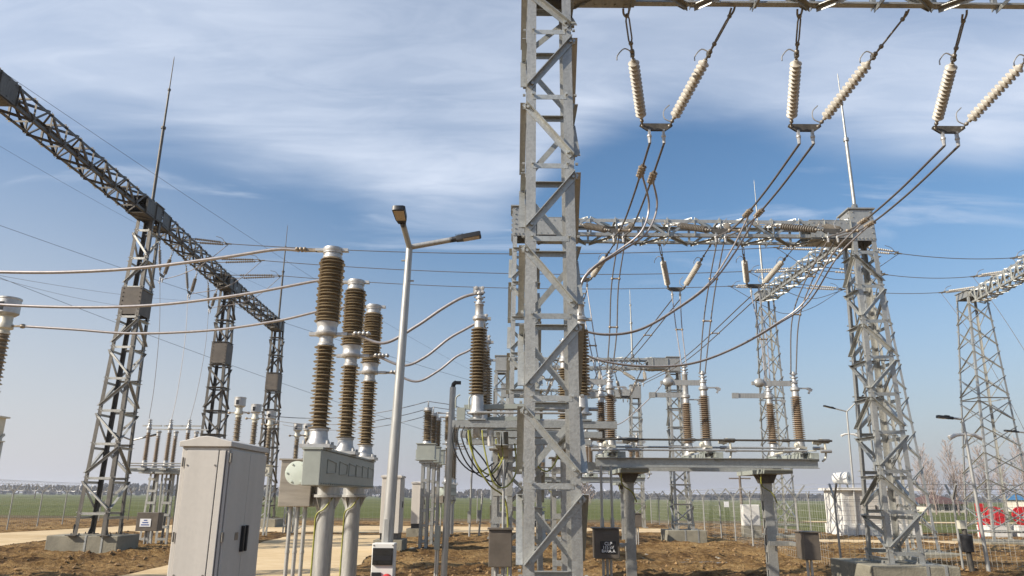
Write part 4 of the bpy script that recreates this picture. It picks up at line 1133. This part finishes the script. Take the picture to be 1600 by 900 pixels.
    for txt, z, sz in (('CLP', .908, .085), ('115 kV', .843, .075), ('BARA A', .778, .075)):
        cu = bpy.data.curves.new('lettering', 'FONT'); cu.body = txt; cu.size = sz; cu.align_x = 'CENTER'; cu.extrude = .001; cu.offset = .0015
        to = bpy.data.objects.new('lettering_curve', cu); me = bpy.data.meshes.new_from_object(to)
        bpy.data.objects.remove(to); t = bpy.data.objects.new('lettering', me); COL.objects.link(t); me.materials.clear(); me.materials.append(MAT['sign'])
        t.parent = bo; t.location = V((1.88, 14.882, z)) - org(bo); t.rotation_euler = (math.pi / 2, 0, 0)
    for x in (1.80, 1.88, 1.95): MB().tube([(x, 15.08, -.1), (x, 15.08, .66)], .026, 8).build('conduit', 'tube', root)
    for x in (1.80, 2.0):
        q = MB(); q.tube([(x, 15.1, 1.22), (x, 15.1, 2.4)], .026, 10); q.lathe((x, 15.1, 1.22), (0, 0, 1), [(0, .04), (.18, .04)], 10); q.build('drive_shaft', 'tube', root)
    q = MB(); q.box((2.26, 15.6, .88), (.34, .05, .06)); q.box((2.2, 15.42, .88), (.06, .4, .06)); q.build('bracket', 'steel', root)
    b = MB(); b.span((5.66, 14.95, .66), (5.96, 15.4, 1.16)); bo = b.build('control_box', 'box', root, bevel=.012)
    b = MB(); b.span((5.63, 14.92, 1.16), (5.99, 15.43, 1.18)); b.build('lid', 'box', bo)
    for x in (5.76, 5.84): MB().tube([(x, 15.15, -.1), (x, 15.15, .66)], .026, 8).build('conduit', 'tube', root)
    q = MB(); q.box((5.6, 16.05, .9), (.5, .06, .09)); q.box((5.8, 15.7, .9), (.07, .65, .07)); q.build('bracket', 'steel', root)
    return root
wd = wide_disconnector()
copy_thing(wd, (-.75, 15.6, 0), 'small far disconnector under the third gantry, seen through the wide one', 'disconnectors')

# left disconnector under the line gantry
def left_disconnector():
    c = P(247, 740, 28.2)
    root = thing('disconnector', 'grey disconnector under the left gantry with five thin insulators and a sign box', 'disconnector', (c.x, 28.2, 0), 'disconnectors')
    x0, x1 = P(210, 740, 28).x, P(300, 740, 28).x
    for y in (27.6, 29.2):
        b = MB(); b.chan((x0, y, 2.62), (x1, y, 2.62), .14, .08, .01, (0, 0, 1), (0, 1, 0)); b.build('main_beam', 'brace', root)
    for i, (px, y) in enumerate(((229, 27.6), (245, 29.2), (262, 27.6), (272, 29.2), (291, 27.6), (304, 29.2))):
        X = P(px, 700, y).x
        post_ins(root, X, y, 2.95, 3.95, 4.45 if y < 28 else 4.1, 17, .06, .105, 12)
        MB().box((X, y, 2.64), (.25, .4, .06)).build('pole_base', 'brace', root); MB().box((X + .1, y, 4.2), (.7, .05, .05)).build('blade', 'tube', root)
    for y, z in ((27.4, 2.84), (27.5, 2.76), (29, 2.9)): MB().tube([(x0 - .2, y, z), (x1, y, z)], .025, 6).build('operating_rod', 'tube', root)
    for px in (237, 262):
        X = P(px, 800, 28.4).x; m = MB()
        for sx in (-1, 1):
            for sy in (-1, 1): m.ang((X + sx * .22, 28.4 + sy * .25, -.05), (X + sx * .16, 28.4 + sy * .2, 2.5), .07, .008, (-sx, 0, 0), (0, -sy, 0))
        for k in range(6): m.box((X, 28.16, .2 + .42 * k), (.36, .012, .09))
        m.box((X, 28.4, 2.52), (.5, 1.8, .06)); m.build('support_column', 'steel', root)
    q = P(234, 815, 27.0); b = MB(); b.box((q.x, 27, q.z), (.75, .4, .62)); bo = b.build('control_box', 'box', root, bevel=.01)
    s = MB(); s.box((q.x - .05, 26.79, q.z - .03), (.38, .012, .26)); s.build('sign_plate', 'sign', bo)
    s = MB()
    for k, w in enumerate((.12, .2, .28)): s.box((q.x - .05, 26.782, q.z + .05 - .075 * k), (w, .006, .035))
    s.build('lettering', 'ink', bo)
    for k in range(3): MB().tube([(q.x - .1 + .12 * k, 27, -.05), (q.x - .1 + .12 * k, 27, q.z - .3)], .03, 8).build('conduit', 'tube', root)
left_disconnector()

# ------------------------------------------------------------------ cabinets
def big_cabinet():
    x0, x1, y0, y1, zt = -2.18, -1.865, 5.0, 5.74, 2.10
    root = thing('control_cabinet', 'large pale grey cabinet standing at front left with twin black handles', 'cabinet', ((x0 + x1) / 2, 5.37, 0))
    b = MB(); b.span((x0, y0, .1), (x1, y1, zt)); bo = b.build('body', 'cab', root, bevel=.006)
    r = MB(); w_ = (x1 - x0) / 2 + .016
    r.prof(((x0 + x1) / 2, y0 - .02, zt), ((x0 + x1) / 2, y1 + .02, zt), [(-w_, 0), (w_, 0), (w_, .034), (w_ * .62, .048), (w_ * .3, .064), (0, .07), (-w_ * .3, .064), (-w_ * .62, .048), (-w_, .034)], (1, 0, 0), (0, 0, 1))
    r.build('roof', 'cab', root, bevel=.004)
    p = MB(); p.span((x0 + .01, y0 + .01, -.05), (x1 - .01, y1 - .01, .1)); p.build('plinth', 'conc', root)
    d = MB(); d.span((x0 + .035, y0 - .014, .14), (x1 - .066, y0 - .002, zt - .025))
    do = d.build('side_panel', 'cab', root, bevel=.003)
    s = MB()
    for xx in (x0 + .05, x1 - .082):
        for zz in (.5, 1.3, 1.98): s.bolt((xx, y0 - .014, zz), (0, -1, 0), .006, .004)
    s.build('screw', 'bolt', do)
    f = MB(); f.span((x1 - .061, y0 - .013, .14), (x1 - .02, y0 - .002, zt - .025)); f.build('corner_trim', 'cab', root, bevel=.003)
    for a, b_ in ((y0 + .015, y0 + .366), (y0 + .372, y1 - .015)):
        d = MB(); d.span((x1 + .002, a, .14), (x1 + .016, b_, zt - .02)); dr = d.build('door', 'cab', root, bevel=.003)
        h = MB(); yy = b_ - .03 if a < y0 + .2 else a + .03
        h.span((x1 + .016, yy - .013, 1.42), (x1 + .04, yy + .013, 1.59)); h.build('handle', 'black', dr, bevel=.004)
    e = MB(); e.span((x1 + .0165, y0 + .21, 1.50), (x1 + .019, y0 + .27, 1.55)); e.build('label_plate', 'brass', root)
    for zz in (.5, 1.5, 2.0): MB().tube([(x1 + .012, y0 + .006, zz), (x1 + .012, y0 + .006, zz + .06)], .009, 8).build('hinge', 'bolt', root)
    for zz in (.5, 1.5, 1.97): MB().tube([(x0 + .016, y0 - .01, zz), (x0 + .016, y0 - .01, zz + .06)], .007, 8).build('hinge', 'bolt', root)
    g = MB(); g.span((x1 + .0005, y0 + .36, .14), (x1 + .0018, y0 + .378, zt - .02)); g.span((x1 - .077, y0 - .0018, .14), (x1 - .058, y0 - .0005, zt - .02)); g.span((x0 + .03, y0 - .0018, .14), (x0 + .037, y0 - .0005, zt - .02)); g.span((x1 - .022, y0 - .0018, .14), (x1 - .017, y0 - .0005, zt - .02)); g.build('door_seal', 'cabgap', root)
big_cabinet()

def kiosk(x, y, w, d, h, label):
    root = thing('marshalling_kiosk', label, 'cabinet', (x, y, 0), 'pale kiosks on plinths')
    p = MB(); p.box((x, y, .15), (w + .3, d + .4, .5)); p.build('plinth', 'conc', root)
    p = MB(); p.box((x, y, .5), (w - .04, d - .04, .2)); p.build('base_frame', 'black', root)
    b = MB(); b.box((x, y, (h + .6) / 2), (w, d, h - .6)); b.build('body', 'cab', root, bevel=.01)
    r = MB(); r.box((x, y, h + .03), (w + .08, d + .08, .06)); r.box((x, y, h + .075), (w + .06, d + .06, .03), 0, .8); r.build('roof', 'cab', root)
    dd = MB(); dd.span((x + w / 2 + .002, y - d / 2 + .04, .65), (x + w / 2 + .018, y + d / 2 - .04, h - .04)); do = dd.build('door', 'cab', root)
    hh = MB(); hh.box((x + w / 2 + .03, y + .05, 1.5), (.03, .04, .2)); hh.build('handle', 'black', do)
kiosk(-3.95, 25.7, .62, .9, 2.36, 'tall pale kiosk right behind the street lamp pole')
kiosk(-4.12, 34.3, .5, .8, 2.3, 'pale kiosk right of the street lamp, on its own plinth')

# ------------------------------------------------------------------ street lamps
def head(par, p, u, L=.30):
    """LED lamp head growing from p along u"""
    p, u = V(p), V(u).normalized(); s = u.cross(V((0, 0, 1))).normalized(); n = s.cross(u).normalized()
    b = MB(); b.lathe(p - u * .02, u, [(0, .04), (.1, .042), (.12, .05)], 12)
    b.prof(p + u * .08 - n * .035, p + u * .08 + n * .03, [(0, -.05), (.1, -.075), (L - .02, -.085), (L, -.06), (L, .06), (L - .02, .085), (.1, .075), (0, .05)], u, s)
    for k in range(6): b.prof(p + u * .08 + n * .03, p + u * .08 + n * .055, [(.0 + .02 * k, -.045), (.008 + .02 * k, -.045), (.008 + .02 * k, .045), (.02 * k, .045)], u, s)
    o = b.build('lamp_head', 'black', par)
    l = MB(); l.prof(p + u * .08 - n * .041, p + u * .08 - n * .036, [(.10, -.062), (L - .03, -.07), (L - .03, .07), (.10, .062)], u, s); l.build('lens', 'lens', o)
lx, ly = -1.515, 10.0
lamp = thing('street_lamp', 'double-armed street lamp on a pale pole in front of the breaker', 'street lamp', (lx - .05, ly, 0), 'street lamps')
pl = MB(); pl.tube([(lx - .07, ly, -.1), (lx - .07, ly, 1.0), (lx + .04, ly, 5.22)], [.085, .08, .047], 16)
pl.ball((lx + .04, ly, 5.22), .05, 12)
for zz, e in ((5.02, -1), (4.72, 1)): pl.bolt((lx + .03 + .045 * e, ly, zz), (e, 0, 0), .012, .05)
po = pl.build('pole', 'tube', lamp)
d_ = MB(); d_.span((lx - .1, ly - .088, 1.22), (lx - .04, ly - .076, 1.5)); d_.build('hatch', 'tube', po)
tp = V((lx + .04, ly, 5.22))
for u in (V((1, .0, .20)), V((-.02, -1, .20))):
    u.normalize(); a = MB(); a.tube([tp, tp + u * .62], .04, 14); a.build('arm', 'tube', lamp); head(lamp, tp + u * .60, u, .36)
# socket box on the pole
sb = thing('socket_box', 'white and black power socket box with a red outlet on the street lamp pole', 'socket box', (lx - .07, ly - .2, .7))
x0, x1, yf = lx - .205, lx + .075, ly - .28
b = MB(); b.span((x0, yf, .62), (x1, ly - .09, 1.22)); b.build('case', 'white', sb, bevel=.012)
b = MB(); b.span((x0 + .015, yf - .03, .965), (x1 - .015, yf - .002, 1.165)); bo = b.build('breaker_window', 'darkglass', sb, bevel=.005)
b = MB(); b.span((x0 + .03, yf - .034, 1.02), (x1 - .03, yf - .0305, 1.075)); b.build('breaker_row', 'black', bo)
b = MB(); b.span((x0 + .01, yf - .02, .66), (x0 + .13, yf - .002, .88)); b.build('outlet_cover', 'black', sb, bevel=.004)
b = MB(); b.lathe((x1 - .075, yf, .80), (0, -1, -.25), [(0, .068), (.05, .068), (.055, .06), (.1, .06)], 20); oo = b.build('red_outlet', 'red', sb)
b = MB(); b.lathe((x1 - .075, yf - .103, .772), (0, -1, -.25), [(0, .038), (.01, .036)], 16); b.build('outlet_lid', 'white', oo)
b = MB()
for xx in (x0 + .02, x1 - .02): b.bolt((xx, yf - .001, 1.195), (0, -1, 0), .009, .006)
b.build('screw', 'bolt', sb)

def small_lamp(px, pt, pb, D, label, dirs, cam_=False, h=None, arm=.6, r=.06):
    b, t = P(px[0], pb, D), P(px[1], pt, D)
    root = thing('street_lamp', label, 'street lamp', (b.x, D, 0), 'street lamps')
    m = MB(); m.tube([(b.x, D, -.05), (t.x, D, t.z)], [r, r * .7], 10); m.build('pole', 'tube', root)
    for u in dirs:
        u = V(u).normalized(); a = MB(); a.tube([(t.x, D, t.z), V((t.x, D, t.z)) + u * arm], r * .6, 8); a.build('arm', 'tube', root)
        head(root, V((t.x, D, t.z)) + u * arm, u, .5 if D > 25 else .3)
    if cam_:
        for s in (-1, 1):
            z = t.z - (cam_ if cam_ is not True else .5)
            c = MB(); c.tube([(t.x + s * .03, D, z + .03), (t.x + s * .22, D, z + .02), (t.x + s * .42, D, z - .06)], [.03, .05, .06], 8); c.build('camera_housing', 'white', root)
small_lamp((1341, 1323), 643, 846, 37.5, 'far double street lamp left of the riveted column', [(-1, 0, .25), (.8, -.3, .8)], 1.15)
small_lamp((1546, 1504), 655, 898, 19.3, 'single street lamp with white cameras at the right, before the outermost lattice column', [(-1, .1, .12)], .42, arm=.25, r=.05)
small_lamp((187, 206), 688, 838, 33, 'small double street lamp just behind the front left gantry column', [(1, 0, .25), (-.6, -.7, .3)], arm=.5)
small_lamp((1610, 1602), 676, 850, 32, 'street lamp head showing at the right picture edge', [(-1, 0, .1)], arm=.3)

# thin post between the lamp and nearest column
tp0 = thing('sensor_post', 'thin grey post with a small sensor on top, between street lamp and nearest column', 'post', (-1.02, 12, 0))
m = MB(); m.tube([(-1.02, 12, -.1), (-.95, 12, 3.5)], .05, 12); m.build('pole', 'tube', tp0)
m = MB(); m.tube(curve([(-.95, 12, 3.48), (-.94, 12, 3.55), (-.9, 11.98, 3.58)], 4), .035, 8); m.box((-.87, 11.97, 3.57), (.1, .06, .05)); m.build('sensor', 'black', tp0)
m = MB(); m.span((-1.16, 11.9, 1.0), (-1.08, 12.0, 1.35)); m.build('junction_box', 'green', tp0)
for k in range(2): MB().tube(curve([(-1.13 + .03 * k, 11.95, 1.0), (-1.14 + .03 * k, 11.95, .6), (-1.17 + .03 * k, 11.94, .3), (-1.17 + .03 * k, 11.94, -.05)], 4), .018, 8).build('conduit', 'tube', tp0)
for k, (px, pt, pb, D, lab) in enumerate(((733, 690, 842, 34, 'slim grey post with a meter box standing on bare earth left of the nearest column'), (748, 770, 838, 36, 'short slim post beside the slim meter post'))):
    b = P(px, pb, D); t = P(px + 6, pt, D); root = thing('earth_post', lab, 'post', (b.x, D, 0), 'slim posts left of the nearest column')
    MB().tube([(b.x, D, -.05), (t.x, D, t.z)], .045, 8).build('pole', 'tube', root)
    MB().box((b.x - .02, D - .06, .9), (.14, .1, .5)).build('meter_box', 'steel', root)

# bollard-like post with a dark basket on the right
q = P(1520, 895, 19.2); root = thing('beacon_post', 'dark grey post with a black basket and cream head by the right fence', 'post', (q.x, 19.2, 0))
MB().tube([(q.x, 19.2, -.05), (q.x - .06, 19.2, 1.25)], .06, 10).build('pole', 'dull', root)
m = MB(); m.lathe((q.x - .03, 19.2, .55), (0, 0, 1), [(0, .1), (.02, .13), (.4, .14), (.42, .11)], 14); m.build('basket', 'black', root)
m = MB(); m.box((q.x - .1, 19.2, 1.2), (.15, .14, .2)); m.build('beacon_head', 'cream', root)

# ------------------------------------------------------------------ fences
def fence(pts, step, label, grid=.2, coil=False, h=1.82, pr=.03, barb=3, wr=.0028):
    root = thing('wire_fence', label, 'fence', (*pts[0], 0), 'perimeter fences')
    mesh = MB(); bw = MB(); cl = MB()
    for (a, b) in zip(pts[:-1], pts[1:]):
        a, b = V((*a, 0)), V((*b, 0)); L = (b - a).length; n = max(1, round(L / step)); u = (b - a).normalized(); s = V((-u.y, u.x, 0))
        for k in range(n + 1):
            if k == n and (b.x, b.y) != tuple(pts[-1]): continue
            q = a.lerp(b, k / n); p = MB(); p.tube([q + V((0, 0, -.1)), q + V((0, 0, h))], pr, 8)
            for e in (-1, 1): p.bar(q + V((0, 0, h - .02)), q + s * .3 * e + V((0, 0, h + .36)), .045, .045)
            p.build('post', 'post', root)
        k = int(L / grid)
        for i in range(k + 1):
            q = a.lerp(b, i / max(1, k)); mesh.tube([q + V((0, 0, .05)), q + V((0, 0, h - .03))], wr, 3, False)
        for z in ([.05 + grid * i for i in range(int(h / grid))] + [h - .04]): mesh.tube([a + V((0, 0, z)), b + V((0, 0, z))], wr * 1.2, 3, False)
        for e in (-1, 1):
            for j in range(1, barb + 1):
                f = j / barb; bw.tube([a + s * .3 * e * f + V((0, 0, h + .36 * f)), b + s * .3 * e * f + V((0, 0, h + .36 * f))], .004, 3, False)
        if coil:
            m = int(L / .42); pp = []
            for i in range(m * 10):
                t = i / (m * 10); w = 2 * math.pi * i / 10
                pp.append(a.lerp(b, t) + s * .24 * math.cos(w) + V((0, 0, h + .28 + .25 * math.sin(w))))
            cl.tube(pp, .007, 3, False)
    mesh.build('wire_mesh', 'post', root); bw.build('barbed_wire', 'post', root)
    if coil: cl.build('razor_coil', 'alu', root)
fence([(-21.6, 29.5), (-23.67, 36.45), (-25.2, 43.5), (-26.5, 53.5)], 4.2, 'wire fence with razor coil along the left road', .25, True)
fence([(-26.5, 53.5), (9.8, 53.5)], 6.0, 'long wire fence along the far side of the yard before the green field', .3, True)
fence([(9.8, 53.5), (9.55, 35), (8.55, 20.6)], 2.9, 'wire fence with V-shaped arms receding behind the wide disconnector', .2)
fence([(8.62, 20.35), (11.6, 20.05), (14.6, 19.75), (20.6, 19.2)], 3.0, 'wire fence with V-shaped arms nearest the camera on the right', .12, wr=.0034)
fence([(10.4, 44), (30, 42.5)], 3.2, 'wire fence behind the white kiosk building', .3)

# ------------------------------------------------------------------ things beyond the right fence
def kiosk_building():
    x0, x1, y0, y1 = 16.3, 19.9, 37.6, 39.7
    root = thing('kiosk_building', 'white prefabricated kiosk building with louvred side and flat roof at right', 'building', ((x0 + x1) / 2, 39, 0))
    b = MB(); b.span((x0 - .08, y0 - .08, -.1), (x1 + .08, y1 + .08, .58)); b.build('base', 'white', root)
    b = MB(); b.span((x0, y0, .58), (x1, y1, 2.2)); b.build('wall', 'white', root)
    b = MB(); b.span((x0 - .2, y0 - .2, 2.2), (x1 + .2, y1 + .2, 2.32)); b.build('roof', 'white', root)
    for a, c in ((x0 + .35, x0 + 1.75), (x0 + 1.9, x0 + 3.3)):
        d = MB()
        for k in range(21): d.span((a, y0 - .016, .66 + .07 * k), (c, y0 - .004, .66 + .07 * k + .064))
        do = d.build('louvre_door', 'cab', root)
        h = MB(); h.box((c - .15, y0 - .05, 1.4), (.06, .04, .2)); h.build('handle', 'black', do)
    w = MB(); w.box((x0 - .012, y0 + .8, 1.72), (.02, .3, .2)); w.build('vent', 'darkglass', root)
    s = MB(); s.prof((x0 + 1.0, y0 - .092, .42), (x0 + 1.0, y0 - .084, .42), [(-.0, 0), (.5, 0), (.5, .1), (0, .1)], (1, 0, 0), (0, 0, 1)); s.build('warning_plate', 'yell', root)
kiosk_building()
q = P(1320, 748, 39)
q = P(1318, 748, 38.6); fan = thing('roof_siren', 'cream drum-shaped siren standing on the white kiosk building roof', 'siren', (q.x, 38.6, 2.32))
m = MB(); m.lathe((q.x - .35, 39.0, q.z + .02), (.62, -.6, 0), [(0, .2), (.05, .27), (.5, .3), (.78, .33), (.8, .3), (.8, .16), (.6, .14)], 18); m.build('drum', 'white', fan)
[MB().bar((q.x + a, 38.7, 2.32), (q.x + a * .8, 38.7, q.z - .2), .06, .06).build('bracket', 'steel', fan) for a in (-.2, .22)]

q = P(1173, 812, 36); root = thing('meter_cabinet', 'small white cabinet on a grey base behind the receding fence', 'cabinet', (q.x, 36, 0))
MB().span((q.x - .4, 35.8, .55), (q.x + .4, 36.2, 1.5)).build('body', 'white', root, bevel=.02); MB().span((q.x - .42, 35.8, -.1), (q.x + .42, 36.2, .55)).build('base', 'conc', root)
m = MB(); m.span((q.x - .36, 35.78, .6), (q.x + .36, 35.798, 1.45)); m.build('door', 'white', root)
q = P(1135, 788, 40); sg = thing('fence_sign', 'small white notice plate hung on the receding fence', 'sign', (9.7, 40, 1.2))
MB().span((q.x - .12, 39.98, q.z - .14), (q.x + .12, 40, q.z + .14)).build('plate', 'sign', sg)

for k, (px, lab) in enumerate(((1551, 'red cable drum end standing left behind the outermost lattice column'), (1596, 'red cable drum end at the right picture edge'))):
    q = P(px, 806, 37); root = thing('cable_drum', lab, 'cable drum', (q.x, 37, 0), 'red cable drums')
    for y in (36.7, 37.0):
        m = MB(); m.lathe((q.x, y, q.z), (0, 1, 0), [(0, .43), (.06, .43)], 28); m.lathe((q.x, y - .02, q.z), (0, 1, 0), [(0, .12), (.05, .12)], 12)
        for a in range(6): m.bar((q.x + .1 * math.cos(a), y - .012, q.z + .1 * math.sin(a)), (q.x + .4 * math.cos(a), y - .012, q.z + .4 * math.sin(a)), .02, .05)
        m.build('flange', 'red', root)
    MB().lathe((q.x, 36.78, q.z), (0, 1, 0), [(0, .3), (.2, .3)], 20).build('winding', 'black', root)
    MB().span((q.x - .5, 36.6, -.05), (q.x + .5, 37.6, q.z - .44)).build('cradle', 'white', root)
q = P(1534, 818, 37.4); pb = thing('fire_panel', 'tall narrow red board beside the red cable drum', 'board', (q.x, 37.4, 0))
MB().span((q.x - .19, 37.3, .05), (q.x + .17, 37.42, 1.62)).build('panel', 'red', pb); m = MB(); m.box((q.x, 37.29, 1.1), (.18, .01, .25)); m.build('notice', 'white', pb)

def house():
    root = thing('house', 'low farmhouse with a dark red hipped roof beyond the right fence', 'house', (63, 112, 0))
    x0, x1, y0, y1 = P(1453, 800, 110).x, P(1508, 800, 110).x, 110, 117
    MB().span((x0, y0, -.5), (x1, y1, 1.25)).build('wall', 'render', root)
    a, b = x0 - .6, x1 + .6; c, d = y0 - .6, y1 + .6; r = 2.45
    m = MB(); m.add([(a, c, 1.2), (b, c, 1.2), (b, d, 1.2), (a, d, 1.2), (a + 2.4, (c + d) / 2, r), (b - 2.4, (c + d) / 2, r)], [(0, 1, 5, 4), (1, 2, 5), (2, 3, 4, 5), (3, 0, 4), (3, 2, 1, 0)]); ro = m.build('roof', 'roofred', root)
    MB().span((a + 3, 113, 2.0), (a + 3.5, 113.6, 2.9)).build('chimney', 'roofred', ro)
    for f in (.2, .5, .8):
        x = x0 + (x1 - x0) * f; w = MB(); w.span((x - .5, y0 - .06, .3), (x + .5, y0 - .02, 1.0)); w.build('window', 'darkglass', root)
house()
q0, q1 = P(1615, 800, 120), P(1700, 800, 120); sh = thing('shed', 'long shed with a bright blue roof at the right edge beyond the drums', 'shed', (q0.x, 120, 0))
MB().span((q0.x, 120, -.2), (q1.x, 127, 1.8)).build('wall', 'render', sh)
m = MB(); m.prof((q0.x - .4, 119.5, 1.8), (q1.x + .4, 119.5, 1.8), [(0, 0), (8, 0), (4, .95)], (0, 1, 0), (0, 0, 1)); m.build('roof', 'blue', sh)

# bare poplars
def poplar(x, y, h, seed, label, name='poplar_tree', spread=.20, grp='bare poplars beyond the right fence'):
    rnd = random.Random(seed); root = thing(name, label, 'tree', (x, y, 0), grp)
    base = V((x, y, -.1)); t = MB(); pts = [base + V((.05 * rnd.uniform(-1, 1) * k, 0, h * .95 * k / 6)) for k in range(7)]
    t.tube(pts, [h * .017 * (1 - .14 * k) for k in range(7)], 7); t.build('trunk', 'bark', root)
    cr = MB()
    def grow(p, d, L, r, lev):
        q = p + d * L * .5 + V((0, 0, L * .04)); e = p + d * L + V((rnd.uniform(-.06, .06) * L, rnd.uniform(-.06, .06) * L, L * .12))
        cr.tube([p, q, e], [r, max(.016, r * .75), max(.012, r * .4)], 4 if lev < 2 else 3, False)
        if lev >= 3: return
        for k in range(6 if lev == 0 else (5 if lev == 1 else 3)):
            f = .25 + .75 * (k + rnd.random()) / 6; b = p.lerp(e, min(1, f)); a = rnd.uniform(0, 6.28)
            nd = (d + V((math.cos(a), math.sin(a), rnd.uniform(-.1, .5))) * .62).normalized()
            grow(b, nd, L * rnd.uniform(.38, .58), r * .5, lev + 1)
    for k in range(32):
        f = .14 + .84 * k / 31; a = k * 2.4 + rnd.random(); b = base.lerp(pts[-1], f)
        d = V((math.cos(a) * spread * 2.6, math.sin(a) * spread * 2.6, 1)).normalized()
        grow(b, d, h * (.36 - .24 * f) * rnd.uniform(.8, 1.15), h * .0042 * (1.2 - f), 1)
    cr.build('crown', 'twig', root)
for k, (px, pt, D, lab) in enumerate(((1436, 702, 90, 'bare pinkish poplar right behind the riveted column, leftmost of the row'), (1452, 722, 94, 'bare poplar second from the left in the row'), (1482, 690, 92, 'tallest bare poplar in the row, forked and spreading'), (1500, 728, 98, 'slight bare poplar left of the outermost lattice column'), (1530, 700, 95, 'bare poplar behind the outermost lattice column'), (1560, 716, 99, 'bare poplar right of the outermost lattice column legs'), (1590, 690, 93, 'bare poplar at the right picture edge'))):
    q = P(px, pt, D); poplar(q.x, D, q.z, k + 1, lab)
q = P(913, 742, 90); poplar(q.x, 90, q.z, 33, 'dark bare bush just right of the nearest gantry column', 'bare_bush', .5, None)

# far utility poles
for k, (px, pt, D, lab) in enumerate(((1159, 733, 70, 'distant wooden utility pole with a crossarm behind the wide disconnector'), (52, 755, 220, 'tiny utility pole on the left skyline'), (1590, 750, 120, 'distant utility pole at far right'))):
    b, t = P(px, 790, D), P(px, pt, D); root = thing('utility_pole', lab, 'utility pole', (b.x, D, 0), 'distant utility poles')
    MB().tube([(b.x, D, -.1), (b.x, D, t.z)], [.14, .1], 8).build('pole', 'wood', root)
    MB().span((b.x - 1, D - .05, t.z - .9), (b.x + 1, D + .05, t.z - .78)).build('crossarm', 'wood', root)

# far tree belt on the skyline: nobody could count its trees
def treeline():
    rnd = random.Random(5); mb = MB()
    for i in range(9000):
        x = rnd.uniform(-620, 620); y = 520 + 60 * rnd.random() + 120 * abs(x) / 620
        hh = 6.5 + 4.5 * noise.noise(V((x * .012, 0, 0))) + 2.0 * noise.noise(V((x * .06, 3, 0)))
        if x > 60: hh *= .62
        z = max(1.0, hh) * rnd.random() ** .6; r = 1.0 + 1.4 * rnd.random()
        a = rnd.uniform(0, 3.14)
        c = V((x, y, z)); u = V((math.cos(a), math.sin(a), rnd.uniform(-.4, .4))) * r; w = V((rnd.uniform(-.4, .4), rnd.uniform(-.4, .4), 1)) * r * .9
        mb.add([c - u - w * .5, c + u * .8 - w * .6, c + u * .5 + w * .5, c - u * .3 + w], [(0, 1, 2, 3)])
    o = mb.build('treeline', 'far'); tag(o, 'distant dark belt of bare woodland along the skyline', 'woodland', kind='stuff')
treeline()

# ------------------------------------------------------------------ the air over the plain
def haze():
    m = bpy.data.materials.new('pale_air'); m.use_nodes = True
    n = m.node_tree.nodes; n.remove(n['Principled BSDF'])
    v = n.new('ShaderNodeVolumePrincipled'); v.inputs['Color'].default_value = (.86, .90, 1, 1); v.inputs['Density'].default_value = .00042; v.inputs['Anisotropy'].default_value = .1
    m.node_tree.links.new(v.outputs[0], n['Material Output'].inputs['Volume'])
    MAT['air'] = m
    o = MB().span((-3100, -400, -1.2), (3100, 4100, 20.5)).build('haze', 'air'); o['kind'] = 'stuff'; o['label'] = 'thin pale haze lying over the fields and yard'; o['category'] = 'haze'
haze()
